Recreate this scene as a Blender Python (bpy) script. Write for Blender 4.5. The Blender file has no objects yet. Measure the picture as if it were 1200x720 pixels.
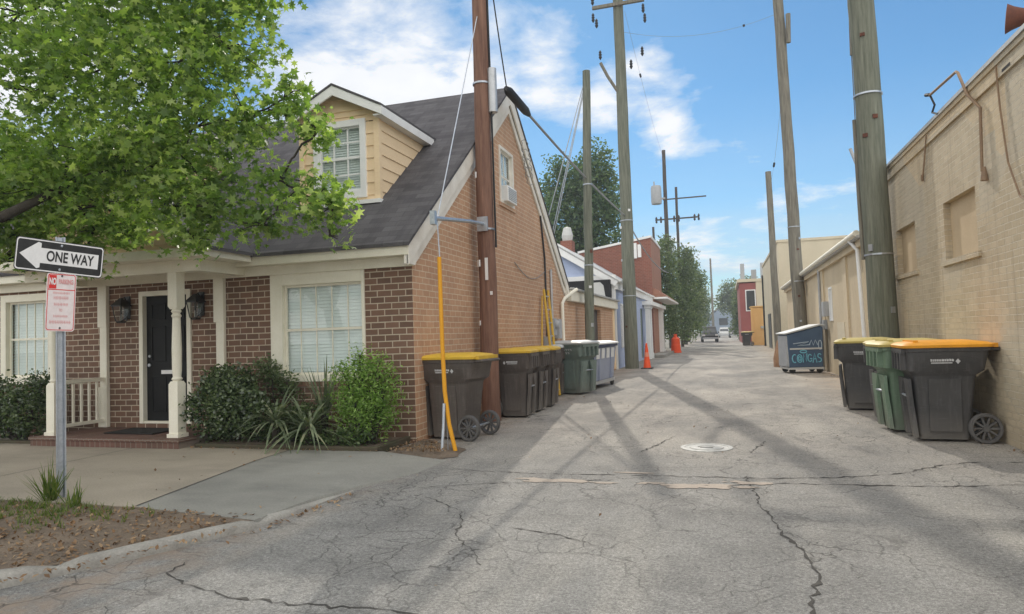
import bpy, math, random
import numpy as np
from mathutils import Vector, Matrix
R = math.radians
rnd = random.Random(7)
rng = np.random.default_rng(11)
scene = bpy.context.scene
COL = scene.collection
D = bpy.data

# ------------------------------------------------------------------ mesh builder
class MB:
    def __init__(s): s.v = []; s.f = []; s.m = []
    def add(s, vs, fs, mi=0):
        o = len(s.v); s.v += [tuple(v) for v in vs]
        for f in fs: s.f.append([i + o for i in f]); s.m.append(mi)
        return s
    def box(s, x0, x1, y0, y1, z0, z1, mi=0):
        vs = [(x, y, z) for x in (x0, x1) for y in (y0, y1) for z in (z0, z1)]
        return s.add(vs, [(0, 1, 3, 2), (4, 6, 7, 5), (0, 4, 5, 1), (2, 3, 7, 6), (0, 2, 6, 4), (1, 5, 7, 3)], mi)
    def obox(s, c, half, rot=None, mi=0):
        M = rot or Matrix.Identity(3)
        vs = [Vector(c) + M @ Vector((sx * half[0], sy * half[1], sz * half[2])) for sx in (-1, 1) for sy in (-1, 1) for sz in (-1, 1)]
        return s.add(vs, [(0, 1, 3, 2), (4, 6, 7, 5), (0, 4, 5, 1), (2, 3, 7, 6), (0, 2, 6, 4), (1, 5, 7, 3)], mi)
    def tube(s, pts, rad, n=10, mi=0, cap=True):
        pts = [Vector(p) for p in pts]
        if not isinstance(rad, (list, tuple)): rad = [rad] * len(pts)
        rings = []; up = None
        for i, p in enumerate(pts):
            a = pts[max(i - 1, 0)]; b = pts[min(i + 1, len(pts) - 1)]
            t = (b - a).normalized()
            if up is None:
                up = Vector((0, 0, 1)) if abs(t.z) < .9 else Vector((1, 0, 0))
            u = (up - t * up.dot(t)).normalized(); w = t.cross(u); up = u
            rings.append([p + (u * math.cos(2 * math.pi * k / n) + w * math.sin(2 * math.pi * k / n)) * rad[i] for k in range(n)])
        vs = [v for r in rings for v in r]; fs = []
        for i in range(len(rings) - 1):
            for k in range(n):
                a = i * n + k; b = i * n + (k + 1) % n
                fs.append((a, b, b + n, a + n))
        if cap:
            fs.append(tuple(reversed(range(n)))); fs.append(tuple(range((len(rings) - 1) * n, len(rings) * n)))
        return s.add(vs, fs, mi)
    def loft(s, rings, mi=0, cap0=True, cap1=True):
        n = len(rings[0]); vs = [v for r in rings for v in r]; fs = []
        for i in range(len(rings) - 1):
            for k in range(n):
                a = i * n + k; b = i * n + (k + 1) % n
                fs.append((a, b, b + n, a + n))
        if cap0: fs.append(tuple(reversed(range(n))))
        if cap1: fs.append(tuple(range((len(rings) - 1) * n, len(rings) * n)))
        return s.add(vs, fs, mi)
    def lathe(s, c, prof, n=20, axis='z', mi=0, caps=True):
        rings = []
        for r, h in prof:
            ring = []
            for k in range(n):
                a = 2 * math.pi * k / n; u, w = r * math.cos(a), r * math.sin(a)
                p = (u, w, h) if axis == 'z' else ((h, u, w) if axis == 'x' else (w, h, u))
                ring.append(tuple(c[i] + p[i] for i in range(3)))
            rings.append(ring)
        return s.loft(rings, mi, caps, caps)
    def prism(s, poly, f, w0, w1, mi=0):
        n = len(poly)
        vs = [f(u, v, w0) for u, v in poly] + [f(u, v, w1) for u, v in poly]
        fs = [tuple(range(n)), tuple(reversed(range(n, 2 * n)))] + [(i, (i + 1) % n, (i + 1) % n + n, i + n) for i in range(n)]
        return s.add(vs, fs, mi)
    def poly(s, pts, mi=0): return s.add(pts, [tuple(range(len(pts)))], mi)
    def move(s, M):
        s.v = [tuple(M @ Vector(v)) for v in s.v]; return s
    def build(s, name, mat, parent=None, smooth=None, bevel=0, off=None):
        me = D.meshes.new(name)
        vs = s.v
        if off is None and parent is not None: off = OFF.get(parent.name)
        if off is not None: vs = [(v[0] - off[0], v[1] - off[1], v[2] - off[2]) for v in vs]
        me.from_pydata(vs, [], s.f)
        mats = mat if isinstance(mat, (list, tuple)) else [mat]
        for m in mats: me.materials.append(m)
        if len(mats) > 1: me.polygons.foreach_set('material_index', s.m)
        import bmesh
        b = bmesh.new(); b.from_mesh(me); bmesh.ops.recalc_face_normals(b, faces=b.faces); b.to_mesh(me); b.free()
        if smooth:
            me.polygons.foreach_set('use_smooth', [True] * len(me.polygons)); me.set_sharp_from_angle(angle=R(smooth))
        o = D.objects.new(name, me); COL.objects.link(o)
        if parent is not None:
            o.parent = parent
            if off is not None: OFF[o.name] = off
        if bevel:
            md = o.modifiers.new('bevel', 'BEVEL'); md.width = bevel; md.segments = 2; md.limit_method = 'ANGLE'; md.angle_limit = R(40)
        return o
OFF = {}

def np_mesh(name, verts, faces_n, mat, parent=None, smooth=False, off=None):
    """verts (N,3); every face has faces_n consecutive vertices"""
    me = D.meshes.new(name)
    if off is None and parent is not None: off = OFF.get(parent.name)
    if off is not None: verts = verts - np.array(off)
    N = len(verts); F = N // faces_n
    me.vertices.add(N); me.vertices.foreach_set('co', verts.astype(np.float32).ravel())
    me.loops.add(N); me.loops.foreach_set('vertex_index', np.arange(N, dtype=np.int32))
    me.polygons.add(F); me.polygons.foreach_set('loop_start', np.arange(0, N, faces_n, dtype=np.int32))
    me.update(calc_edges=True); me.materials.append(mat)
    o = D.objects.new(name, me); COL.objects.link(o)
    if parent is not None: o.parent = parent
    return o

def tag(o, label=None, cat=None, group=None, kind=None):
    if label: o['label'] = label
    if cat: o['category'] = cat
    if group: o['group'] = group
    if kind: o['kind'] = kind
    return o
def empty(name, loc=(0, 0, 0), rz=0, world=False):
    o = D.objects.new(name, None); COL.objects.link(o); o.location = loc; o.rotation_euler = (0, 0, rz); o.empty_display_size = .2
    if world: OFF[o.name] = tuple(loc)
    return o
def kids(o): return [c for c in D.objects if c.parent == o]
def copy_tree(o, parent=None):
    c = o.copy(); COL.objects.link(c)
    if parent: c.parent = parent
    for ch in kids(o): copy_tree(ch, c)
    return c

# ------------------------------------------------------------------ materials
class NT:
    def __init__(s, name):
        s.mat = D.materials.new(name); s.mat.use_nodes = True; s.t = s.mat.node_tree; s.t.nodes.clear()
        s.out = s.t.nodes.new('ShaderNodeOutputMaterial')
    def n(s, typ, props=None, **inp):
        nd = s.t.nodes.new('ShaderNode' + typ)
        for k, v in (props or {}).items(): setattr(nd, k, v)
        for k, v in inp.items():
            key = int(k[1:]) if k[0] == 'i' and k[1:].isdigit() else k.replace('_', ' ')
            s.set(nd.inputs[key], v)
        return nd
    def set(s, sock, v):
        if isinstance(v, bpy.types.NodeSocket): s.t.links.new(v, sock)
        elif isinstance(v, bpy.types.Node): s.t.links.new(v.outputs[0], sock)
        else:
            if hasattr(sock.default_value, '__len__') and isinstance(v, (tuple, list)) and len(v) == 3 and len(sock.default_value) == 4: v = (*v, 1)
            sock.default_value = v
    def math(s, op, a, b=0.0, c=None, clamp=False):
        nd = s.t.nodes.new('ShaderNodeMath'); nd.operation = op; nd.use_clamp = clamp
        s.set(nd.inputs[0], a); s.set(nd.inputs[1], b)
        if c is not None: s.set(nd.inputs[2], c)
        return nd.outputs[0]
    def mix(s, fac, a, b, blend='MIX'):
        nd = s.t.nodes.new('ShaderNodeMix'); nd.data_type = 'RGBA'; nd.blend_type = blend
        s.set(nd.inputs[0], fac); s.set(nd.inputs[6], a); s.set(nd.inputs[7], b)
        return nd.outputs[2]
    def ramp(s, fac, stops, interp='LINEAR'):
        nd = s.t.nodes.new('ShaderNodeValToRGB'); cr = nd.color_ramp; cr.interpolation = interp
        while len(cr.elements) < len(stops): cr.elements.new(.5)
        for e, (p, c) in zip(cr.elements, stops):
            e.position = p; e.color = (c, c, c, 1) if not isinstance(c, tuple) else (*c[:3], 1)
        s.set(nd.inputs[0], fac); return nd.outputs[0]
    def noise(s, vec, scale, detail=4, rough=.55, dist=0):
        nd = s.n('TexNoise'); s.set(nd.inputs['Vector'], vec)
        for k, v in (('Scale', scale), ('Detail', detail), ('Roughness', rough), ('Distortion', dist)): nd.inputs[k].default_value = v
        return nd.outputs[0]
    def pos(s): return s.n('NewGeometry').outputs['Position']
    def obj(s): return s.n('TexCoord').outputs['Object']
    def remap(s, vec, scale=(1, 1, 1), rot=(0, 0, 0), loc=(0, 0, 0)):
        nd = s.n('Mapping'); s.set(nd.inputs[0], vec); nd.inputs['Scale'].default_value = scale; nd.inputs['Rotation'].default_value = rot; nd.inputs['Location'].default_value = loc
        return nd.outputs[0]
    def bump(s, h, strength=.3, dist=.01, normal=None):
        nd = s.n('Bump'); s.set(nd.inputs['Height'], h); nd.inputs['Strength'].default_value = strength; nd.inputs['Distance'].default_value = dist
        if normal is not None: s.set(nd.inputs['Normal'], normal)
        return nd.outputs[0]
    def bsdf(s, col, rough=.8, bump=None, metal=0, spec=.3, **kw):
        nd = s.n('BsdfPrincipled'); s.set(nd.inputs['Base Color'], col); s.set(nd.inputs['Roughness'], rough)
        nd.inputs['Metallic'].default_value = metal; s.set(nd.inputs['Specular IOR Level'], spec)
        for k, v in kw.items(): s.set(nd.inputs[k.replace('_', ' ')], v)
        if bump is not None: s.set(nd.inputs['Normal'], bump)
        s.t.links.new(nd.outputs[0], s.out.inputs[0]); return nd

def plain(name, c1, c2=None, scale=3, rough=.7, metal=0, spec=.3, bump=.15, bscale=60, dist=.004, stretch=(1, 1, 1), world=False, detail=5):
    t = NT(name); v = t.pos() if world else t.obj(); v = t.remap(v, stretch)
    c2 = c2 or tuple(x * .75 for x in c1)
    f = t.ramp(t.noise(v, scale, detail, .62), [(.3, 0.0), (.7, 1.0)])
    col = t.mix(f, c1, c2)
    g = t.noise(v, bscale, 3, .6)
    col = t.mix(.25, col, t.mix(g, (0, 0, 0), (1, 1, 1)), 'OVERLAY')
    t.bsdf(col, t.math('ADD', t.math('MULTIPLY', g, .2), rough - .1), t.bump(g, bump, dist) if bump else None, metal, spec)
    return t.mat

def brick(name, plane, c1, c2, mortar, bw=.217, bh=.088, ms=.0065, painted=False, stain=.35, stain_col=(.1, .08, .06), bump=.5, offs=(0, 0)):
    t = NT(name); p = t.pos()
    sx = t.n('SeparateXYZ'); t.set(sx.inputs[0], p)
    cx = t.n('CombineXYZ'); t.set(cx.inputs[0], t.math('ADD', sx.outputs['X' if plane == 'x' else 'Y'], offs[0])); t.set(cx.inputs[1], t.math('ADD', sx.outputs['Z'], offs[1]))
    wob = t.noise(p, 1.2, 2)
    wv = t.n('VectorMath', {'operation': 'ADD'}); t.set(wv.inputs[0], cx.outputs[0])
    wc = t.n('CombineXYZ'); t.set(wc.inputs[1], t.math('MULTIPLY', t.math('SUBTRACT', wob, .5), .02)); t.set(wv.inputs[1], wc.outputs[0])
    b = t.n('TexBrick'); t.set(b.inputs['Vector'], wv.outputs[0])
    for k, v in (('Scale', 1), ('Mortar Size', ms), ('Mortar Smooth', .25), ('Bias', 0), ('Brick Width', bw), ('Row Height', bh)): b.inputs[k].default_value = v
    b.inputs['Color1'].default_value = (0, 0, 0, 1); b.inputs['Color2'].default_value = (1, 1, 1, 1); b.inputs['Mortar'].default_value = (.5, .5, .5, 1)
    n1 = t.noise(p, 14, 4, .6); n2 = t.noise(p, 90, 3, .6); n3 = t.noise(p, .9, 5, .65)
    bc = t.mix(t.math('ADD', t.math('MULTIPLY', b.outputs[0], .65), t.math('MULTIPLY', n1, .35)), c1, c2)
    bc = t.mix(t.math('MULTIPLY', n2, .35), bc, tuple(x * .5 for x in c1))
    col = t.mix(b.outputs['Fac'], bc, t.mix(n1, mortar, tuple(x * .72 for x in mortar)))
    st = t.ramp(n3, [(.45, 0.0), (.75, 1.0)])
    sv = t.noise(t.remap(p, (2.2, 2.2, .25)), 1.4, 5, .65)
    st2 = t.ramp(sv, [(.5, 0.0), (.72, 1.0)])
    col = t.mix(t.math('MULTIPLY', t.math('MAXIMUM', st, st2), stain), col, stain_col)
    if painted:   # repainted patches and rain streaks on the old paint
        vp = t.n('TexVoronoi', {'distance': 'CHEBYCHEV'}); t.set(vp.inputs['Vector'], t.remap(p, (1, .42, .62), loc=(0, .35, .2))); vp.inputs['Scale'].default_value = 1.0
        sv_ = t.n('SeparateXYZ'); t.set(sv_.inputs[0], vp.outputs['Color'])
        col = t.mix(t.ramp(sv_.outputs[0], [(.5, 0.0), (.56, .5)]), col, (.5, .445, .345))
        col = t.mix(t.ramp(sv_.outputs[1], [(.7, 0.0), (.76, .35)]), col, (.66, .5, .3))
        rs = t.noise(t.remap(p, (5, 5, .16)), 2.2, 4, .6)
        col = t.mix(t.ramp(rs, [(.55, 0.0), (.72, .45)]), col, (.3, .235, .16))
        sz = t.n('SeparateXYZ'); t.set(sz.inputs[0], p)
        dirt = t.math('MULTIPLY', t.math('SUBTRACT', 1.0, t.math('MULTIPLY', sz.outputs['Z'], 1.6), clamp=True), t.ramp(n3, [(.3, .25), (.65, .9)]))
        col = t.mix(t.math('MULTIPLY', dirt, .7), col, (.3, .25, .19))
    h = t.math('ADD', t.math('MULTIPLY', t.math('SUBTRACT', 1.0, b.outputs['Fac']), 1.0), t.math('MULTIPLY', n2, .25))
    t.bsdf(col, .85, t.bump(h, bump, .012), spec=.25)
    return t.mat

def leafmat(name, cols, trans=.35, rough=.5, spec=.3, tcol=None):
    t = NT(name)
    rp = t.n('NewGeometry').outputs['Random Per Island']
    n = len(cols); col = t.ramp(rp, [(i / (n - 1), c) for i, c in enumerate(cols)])
    nz = t.noise(t.pos(), 1.1, 3)
    col = t.mix(t.ramp(nz, [(.35, 0.0), (.65, .5)]), col, cols[0])
    pr = t.n('BsdfPrincipled'); t.set(pr.inputs['Base Color'], col); pr.inputs['Roughness'].default_value = rough; pr.inputs['Specular IOR Level'].default_value = spec
    tr = t.n('BsdfTranslucent'); t.set(tr.inputs[0], t.mix(1.0, col, tcol or (1.5, 1.7, .7), 'MULTIPLY'))
    mx = t.n('MixShader'); mx.inputs[0].default_value = trans
    t.t.links.new(pr.outputs[0], mx.inputs[1]); t.t.links.new(tr.outputs[0], mx.inputs[2]); t.t.links.new(mx.outputs[0], t.out.inputs[0])
    return t.mat

def glassmat(name, tint=(.9, .95, .95)):
    t = NT(name)
    lw = t.n('LayerWeight'); lw.inputs[0].default_value = .5
    a = t.n('BsdfTransparent'); a.inputs[0].default_value = (*tint, 1)
    g = t.n('BsdfGlossy'); g.inputs[0].default_value = (1, 1, 1, 1); g.inputs[1].default_value = .02
    mx = t.n('MixShader'); t.set(mx.inputs[0], t.math('ADD', t.math('MULTIPLY', t.math('POWER', lw.outputs['Facing'], 5.0), .9), .045))
    t.t.links.new(a.outputs[0], mx.inputs[1]); t.t.links.new(g.outputs[0], mx.inputs[2]); t.t.links.new(mx.outputs[0], t.out.inputs[0])
    return t.mat

M = {}
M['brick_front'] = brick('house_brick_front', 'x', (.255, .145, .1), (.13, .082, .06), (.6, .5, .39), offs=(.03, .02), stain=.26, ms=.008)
M['brick_gable_lit'] = brick('house_brick_gable_lit', 'y', (.62, .375, .235), (.5, .29, .18), (.76, .61, .44), ms=.0075, stain=.3, stain_col=(.16, .08, .05), offs=(.1, .02))  # same bricks as the front, brighter light on this wall painted into the colour
M['brick_cream'] = brick('painted_cream_brick', 'y', (.62, .52, .365), (.46, .375, .25), (.78, .69, .53), bw=.215, bh=.077, ms=.0075, painted=True, stain=.35, stain_col=(.34, .26, .165), bump=1.6)
M['brick_cream_x'] = brick('painted_cream_brick_side', 'x', (.56, .46, .31), (.5, .40, .265), (.52, .44, .31), bw=.215, bh=.077, ms=.007, stain=.38, stain_col=(.36, .27, .17), bump=1.0)
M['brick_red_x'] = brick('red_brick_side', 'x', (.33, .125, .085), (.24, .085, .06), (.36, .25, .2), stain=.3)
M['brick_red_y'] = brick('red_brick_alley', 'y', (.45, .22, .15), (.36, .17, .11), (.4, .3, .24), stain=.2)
M['porch_brick'] = brick('porch_brick', 'x', (.2, .105, .08), (.125, .068, .055), (.27, .22, .18), bw=.09, bh=.16, stain=.5)
M['bed_brick'] = plain('mossy_dark_brick', (.085, .06, .045), (.06, .065, .035), 6, .95, bump=.8, bscale=40, dist=.01, world=True)
M['trim'] = plain('cream_painted_trim', (.82, .78, .66), (.74, .7, .58), 4, .6, bump=.05)
M['trim_white'] = plain('white_painted_trim', (.84, .84, .82), (.76, .76, .74), 5, .55, bump=.05)
M['rake'] = plain('weathered_white_rake', (.82, .78, .7), (.66, .61, .53), 3, .65, bump=.08)
M['siding_tan'] = plain('tan_lap_siding', (.86, .67, .44), (.78, .59, .37), 2.5, .7, bump=.1, stretch=(.6, .6, 3))
M['siding_blue'] = plain('blue_lap_siding', (.44, .51, .68), (.38, .45, .62), 2.5, .7, bump=.05)
M['door'] = plain('black_door_paint', (.01, .01, .01), (.016, .016, .016), 3, .6, spec=.2, bump=.03)
M['black_metal'] = plain('black_metal', (.015, .015, .016), (.03, .03, .03), 8, .45, spec=.5, bump=.03)
M['blind'] = plain('white_blind', (.86, .88, .86), (.8, .82, .8), 3, .6, bump=0)
M['glass'] = glassmat('window_glass')
M['lampglass'] = glassmat('lantern_glass', (.8, .82, .8))
M['dark'] = plain('dark_interior', (.03, .03, .032), None, 2, .9, bump=0)
M['galv'] = plain('galvanised_steel', (.5, .53, .57), (.38, .41, .45), 12, .42, metal=.75, spec=.5, bump=.05)
M['alum'] = plain('dull_aluminium', (.55, .56, .57), (.45, .46, .47), 8, .5, metal=.6, bump=.05)
M['grey_box'] = plain('grey_utility_paint', (.42, .43, .44), (.34, .35, .36), 6, .5, bump=.03)
M['pole_brown'] = plain('brown_creosoted_wood', (.27, .15, .105), (.12, .062, .045), 4, .85, bump=.7, bscale=22, dist=.012, stretch=(5, 5, .35))
M['pole_green'] = plain('green_treated_wood', (.215, .22, .17), (.1, .11, .083), 4, .85, bump=.6, bscale=22, dist=.012, stretch=(5, 5, .35))
M['pole_grey'] = plain('grey_weathered_wood', (.26, .24, .19), (.11, .1, .08), 4, .85, bump=.7, bscale=22, dist=.012, stretch=(5, 5, .35))
M['pole_dark'] = plain('dark_old_wood', (.1, .085, .07), (.06, .05, .045), 4, .9, bump=.3, stretch=(5, 5, .35))
M['wheel'] = plain('grey_wheel_plastic', (.12, .115, .11), (.085, .08, .077), 8, .6, bump=.1)
M['wire'] = plain('black_cable', (.02, .02, .022), None, 5, .6, bump=0)
M['wire_grey'] = plain('grey_cable', (.3, .3, .3), None, 5, .5, bump=0)
M['yellow'] = plain('yellow_plastic_guard', (.75, .36, .02), (.66, .3, .02), 5, .5, bump=.03)
M['ladder_yellow'] = plain('yellow_fibreglass', (.66, .43, .06), (.58, .36, .05), 5, .5, bump=.03)
M['orange'] = plain('orange_plastic', (.85, .1, .02), (.75, .085, .02), 5, .45, bump=.02)
def worn(name, c1, scuff, dust=(.3, .27, .22)):
    t = NT(name); p = t.obj(); w_ = t.pos()
    n1 = t.noise(w_, 2.2, 5, .65); n2 = t.noise(t.remap(w_, (1, 1, 9)), 7, 4, .7); n3 = t.noise(t.remap(w_, (6, 6, .6)), 5, 4, .65); g = t.noise(p, 160, 2)
    col = t.mix(t.ramp(n1, [(.3, 0.0), (.7, 1.0)]), c1, tuple(x * .66 for x in c1))
    col = t.mix(t.ramp(n2, [(.58, 0.0), (.74, .45)]), col, scuff)
    col = t.mix(t.ramp(n3, [(.52, 0.0), (.75, .35)]), col, scuff)
    sx = t.n('SeparateXYZ'); t.set(sx.inputs[0], w_)
    d = t.math('MULTIPLY', t.math('SUBTRACT', 1.0, t.math('MULTIPLY', sx.outputs['Z'], 2.6), clamp=True), t.ramp(n1, [(.3, .2), (.7, .8)]))
    col = t.mix(d, col, dust)
    t.bsdf(col, t.math('ADD', t.math('MULTIPLY', n1, .25), .38), t.bump(t.math('ADD', g, t.math('MULTIPLY', n1, 3.0)), .12, .004), 0, .4); return t.mat
M['bin_grey'] = worn('charcoal_plastic', (0.07, 0.068, 0.068), (0.153, 0.149, 0.149), (0.2, 0.18, 0.155))
M['cone_band'] = plain('faded_orange_band', (.8, .3, .2), (.7, .25, .17), 5, .5, bump=0)
M['bin_brown'] = worn('brown_grey_plastic', (0.105, 0.088, 0.078), (0.219, 0.187, 0.168), (0.2, 0.18, 0.155))
M['bin_green'] = worn('green_plastic', (.15, .225, .15), (.26, .33, .25), (.2, .18, .155))
M['bin_teal'] = worn('grey_green_plastic', (.17, .22, .195), (0.229, 0.324, 0.277), (0.2, 0.18, 0.155))
M['lid_yellow'] = worn('yellow_lid_plastic', (0.78, 0.5, 0.05), (0.504, 0.33, 0.051), (0.78, 0.5, 0.05))
M['lid_orange'] = worn('orange_yellow_lid_plastic', (0.85, 0.37, 0.02), (0.547, 0.249, 0.032), (0.85, 0.37, 0.02))
M['lid_olive'] = worn('faded_yellow_lid_plastic', (0.6, 0.48, 0.14), (0.392, 0.318, 0.107), (0.6, 0.48, 0.14))
M['lid_pale'] = plain('pale_grey_lid_plastic', (.55, .56, .54), (.44, .45, .44), 4, .5, spec=.4, bump=.05)
M['rubber'] = plain('black_rubber', (.03, .03, .03), (.05, .048, .045), 8, .7, bump=.1)
M['logo'] = plain('white_logo_print', (.6, .6, .6), (.42, .42, .42), 40, .6, bump=0)
M['dump_navy'] = plain('navy_dumpster_paint', (.04, .06, .13), (.03, .045, .1), 2.5, .55, bump=.1, dist=.003)
M['dump_face'] = plain('grey_blue_dumpster_paint', (.34, .37, .46), (.28, .31, .4), 2.5, .55, bump=.1, dist=.003)
M['dump_blue'] = plain('slate_blue_dumpster_paint', (.055, .09, .15), (.075, .12, .19), 2.5, .55, bump=.1, dist=.003)
M['paint_cyan'] = plain('cyan_spray_paint', (.2, .52, .62), (.15, .42, .52), 8, .6, bump=0)
M['paint_white'] = plain('pale_spray_paint', (.42, .5, .56), (.34, .42, .5), 8, .6, bump=0)
M['paper'] = plain('white_paper', (.75, .75, .73), (.66, .66, .65), 6, .7, bump=0)
M['sign_white'] = plain('white_reflective_sheet', (.8, .79, .78), (.72, .71, .7), 9, .5, bump=0)
M['sign_pink'] = plain('faded_white_sheet', (.8, .72, .71), (.72, .64, .63), 9, .5, bump=0)
M['sign_black'] = plain('black_sign_face', (.015, .015, .016), (.035, .035, .035), 9, .45, bump=0)
M['sign_red'] = plain('red_sign_ink', (.7, .035, .03), (.58, .04, .04), 9, .5, bump=0)
M['sign_faded'] = plain('faded_red_ink', (.72, .36, .35), (.66, .3, .3), 30, .5, bump=0)
M['rust'] = plain('rusty_steel', (.16, .06, .035), (.09, .035, .025), 6, .85, bump=.3)
M['pipe_tan'] = plain('tan_painted_pipe', (.3, .2, .12), (.22, .15, .1), 8, .7, bump=.1)
M['cap_metal'] = plain('grey_flashing', (.5, .5, .48), (.36, .36, .35), 3, .55, metal=.2, bump=.05)
M['stucco_tan'] = plain('tan_stucco', (.66, .55, .38), (.53, .43, .285), .9, .9, bump=.3, bscale=40, dist=.01, world=True, stretch=(1, 1, .4))
M['stucco_beige'] = plain('beige_stucco', (.66, .58, .43), (.57, .5, .365), .9, .9, bump=.2, bscale=30, dist=.01, world=True, stretch=(1, 1, .4))
M['panel_tan'] = plain('tan_window_infill', (.55, .44, .29), (.47, .36, .23), 1.6, .9, bump=.2, bscale=50, dist=.006, world=True)
M['shed_orange'] = plain('orange_timber', (.82, .52, .22), (.74, .45, .18), 2, .8, bump=.2)
M['red_paint'] = plain('red_painted_wall', (.33, .1, .09), (.27, .085, .075), 1, .85, bump=.1)
M['cardboard'] = plain('brown_cardboard', (.4, .24, .14), (.28, .16, .1), 5, .9, bump=.2)
M['slate_far'] = plain('pale_blue_grey_wall', (.3, .36, .45), (.26, .32, .4), .6, .9, bump=0)
M['soil'] = plain('bare_soil', (.215, .165, .12), (.115, .09, .068), 2.2, .95, bump=1, bscale=35, dist=.03, world=True)
M['bark'] = plain('grey_brown_bark', (.1, .075, .055), (.055, .042, .033), 5, .9, bump=.8, bscale=25, dist=.02, stretch=(3, 3, .6))
M['bark_dark'] = plain('dark_bark', (.06, .05, .04), (.035, .03, .025), 5, .9, bump=.6, bscale=25, dist=.02, stretch=(3, 3, .6))
M['car_body'] = plain('black_car_paint', (.02, .02, .022), (.03, .03, .03), 2, .25, spec=.5, bump=0)
M['car_glass'] = plain('dark_car_glass', (.03, .035, .04), None, 2, .1, spec=.6, bump=0)
M['lamp_clear'] = plain('headlamp_lens', (.7, .7, .68), None, 5, .2, spec=.6, bump=0)
M['sheet_grey'] = plain('pale_grey_sheet', (.56, .56, .54), (.48, .48, .46), 2, .6, bump=.05)
M['mat_dark'] = plain('dark_doormat', (.03, .028, .026), None, 20, .95, bump=.4)
M['gravel'] = plain('manhole_iron', (.5, .49, .455), (.3, .295, .275), 10, .6, bump=.3, dist=.004)
M['crack'] = plain('dark_crack', (.045, .042, .038), (.075, .07, .063), 8, .95, bump=.3)

def mk_shingle():
    t = NT('dark_grey_shingles'); p = t.obj()
    tc = t.n('TexCoord').outputs['UV']
    p = t.pos(); sx = t.n('SeparateXYZ'); t.set(sx.inputs[0], p)
    cx = t.n('CombineXYZ'); t.set(cx.inputs[0], sx.outputs['X']); t.set(cx.inputs[1], t.math('MULTIPLY', sx.outputs['Z'], 1.64))
    b = t.n('TexBrick'); t.set(b.inputs['Vector'], cx.outputs[0])
    for k, v in (('Scale', 1), ('Mortar Size', .004), ('Mortar Smooth', .5), ('Bias', 0), ('Brick Width', .31), ('Row Height', .14)): b.inputs[k].default_value = v
    b.inputs['Color1'].default_value = (0, 0, 0, 1); b.inputs['Color2'].default_value = (1, 1, 1, 1)
    n1 = t.noise(p, 3, 5, .6); n2 = t.noise(p, 150, 2); n3 = t.noise(t.remap(p, (1.6, .3, .3)), 2.2, 4, .6)
    col = t.mix(b.outputs[0], (.118, .113, .118), (.07, .066, .071))
    col = t.mix(t.ramp(n1, [(.35, 0.0), (.7, .55)]), col, (.1, .095, .098))
    col = t.mix(t.ramp(n3, [(.45, 0.0), (.75, .6)]), col, (.045, .042, .044))
    col = t.mix(t.math('MULTIPLY', b.outputs['Fac'], .7), col, (.04, .038, .04))
    col = t.mix(.35, col, t.mix(n2, (0, 0, 0), (1, 1, 1)), 'OVERLAY')
    h = t.math('SUBTRACT', t.math('MULTIPLY', n2, .4), t.math('MULTIPLY', b.outputs['Fac'], 1.0))
    t.bsdf(col, .9, t.bump(h, .6, .012), spec=.2); return t.mat
M['shingle'] = mk_shingle()

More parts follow.
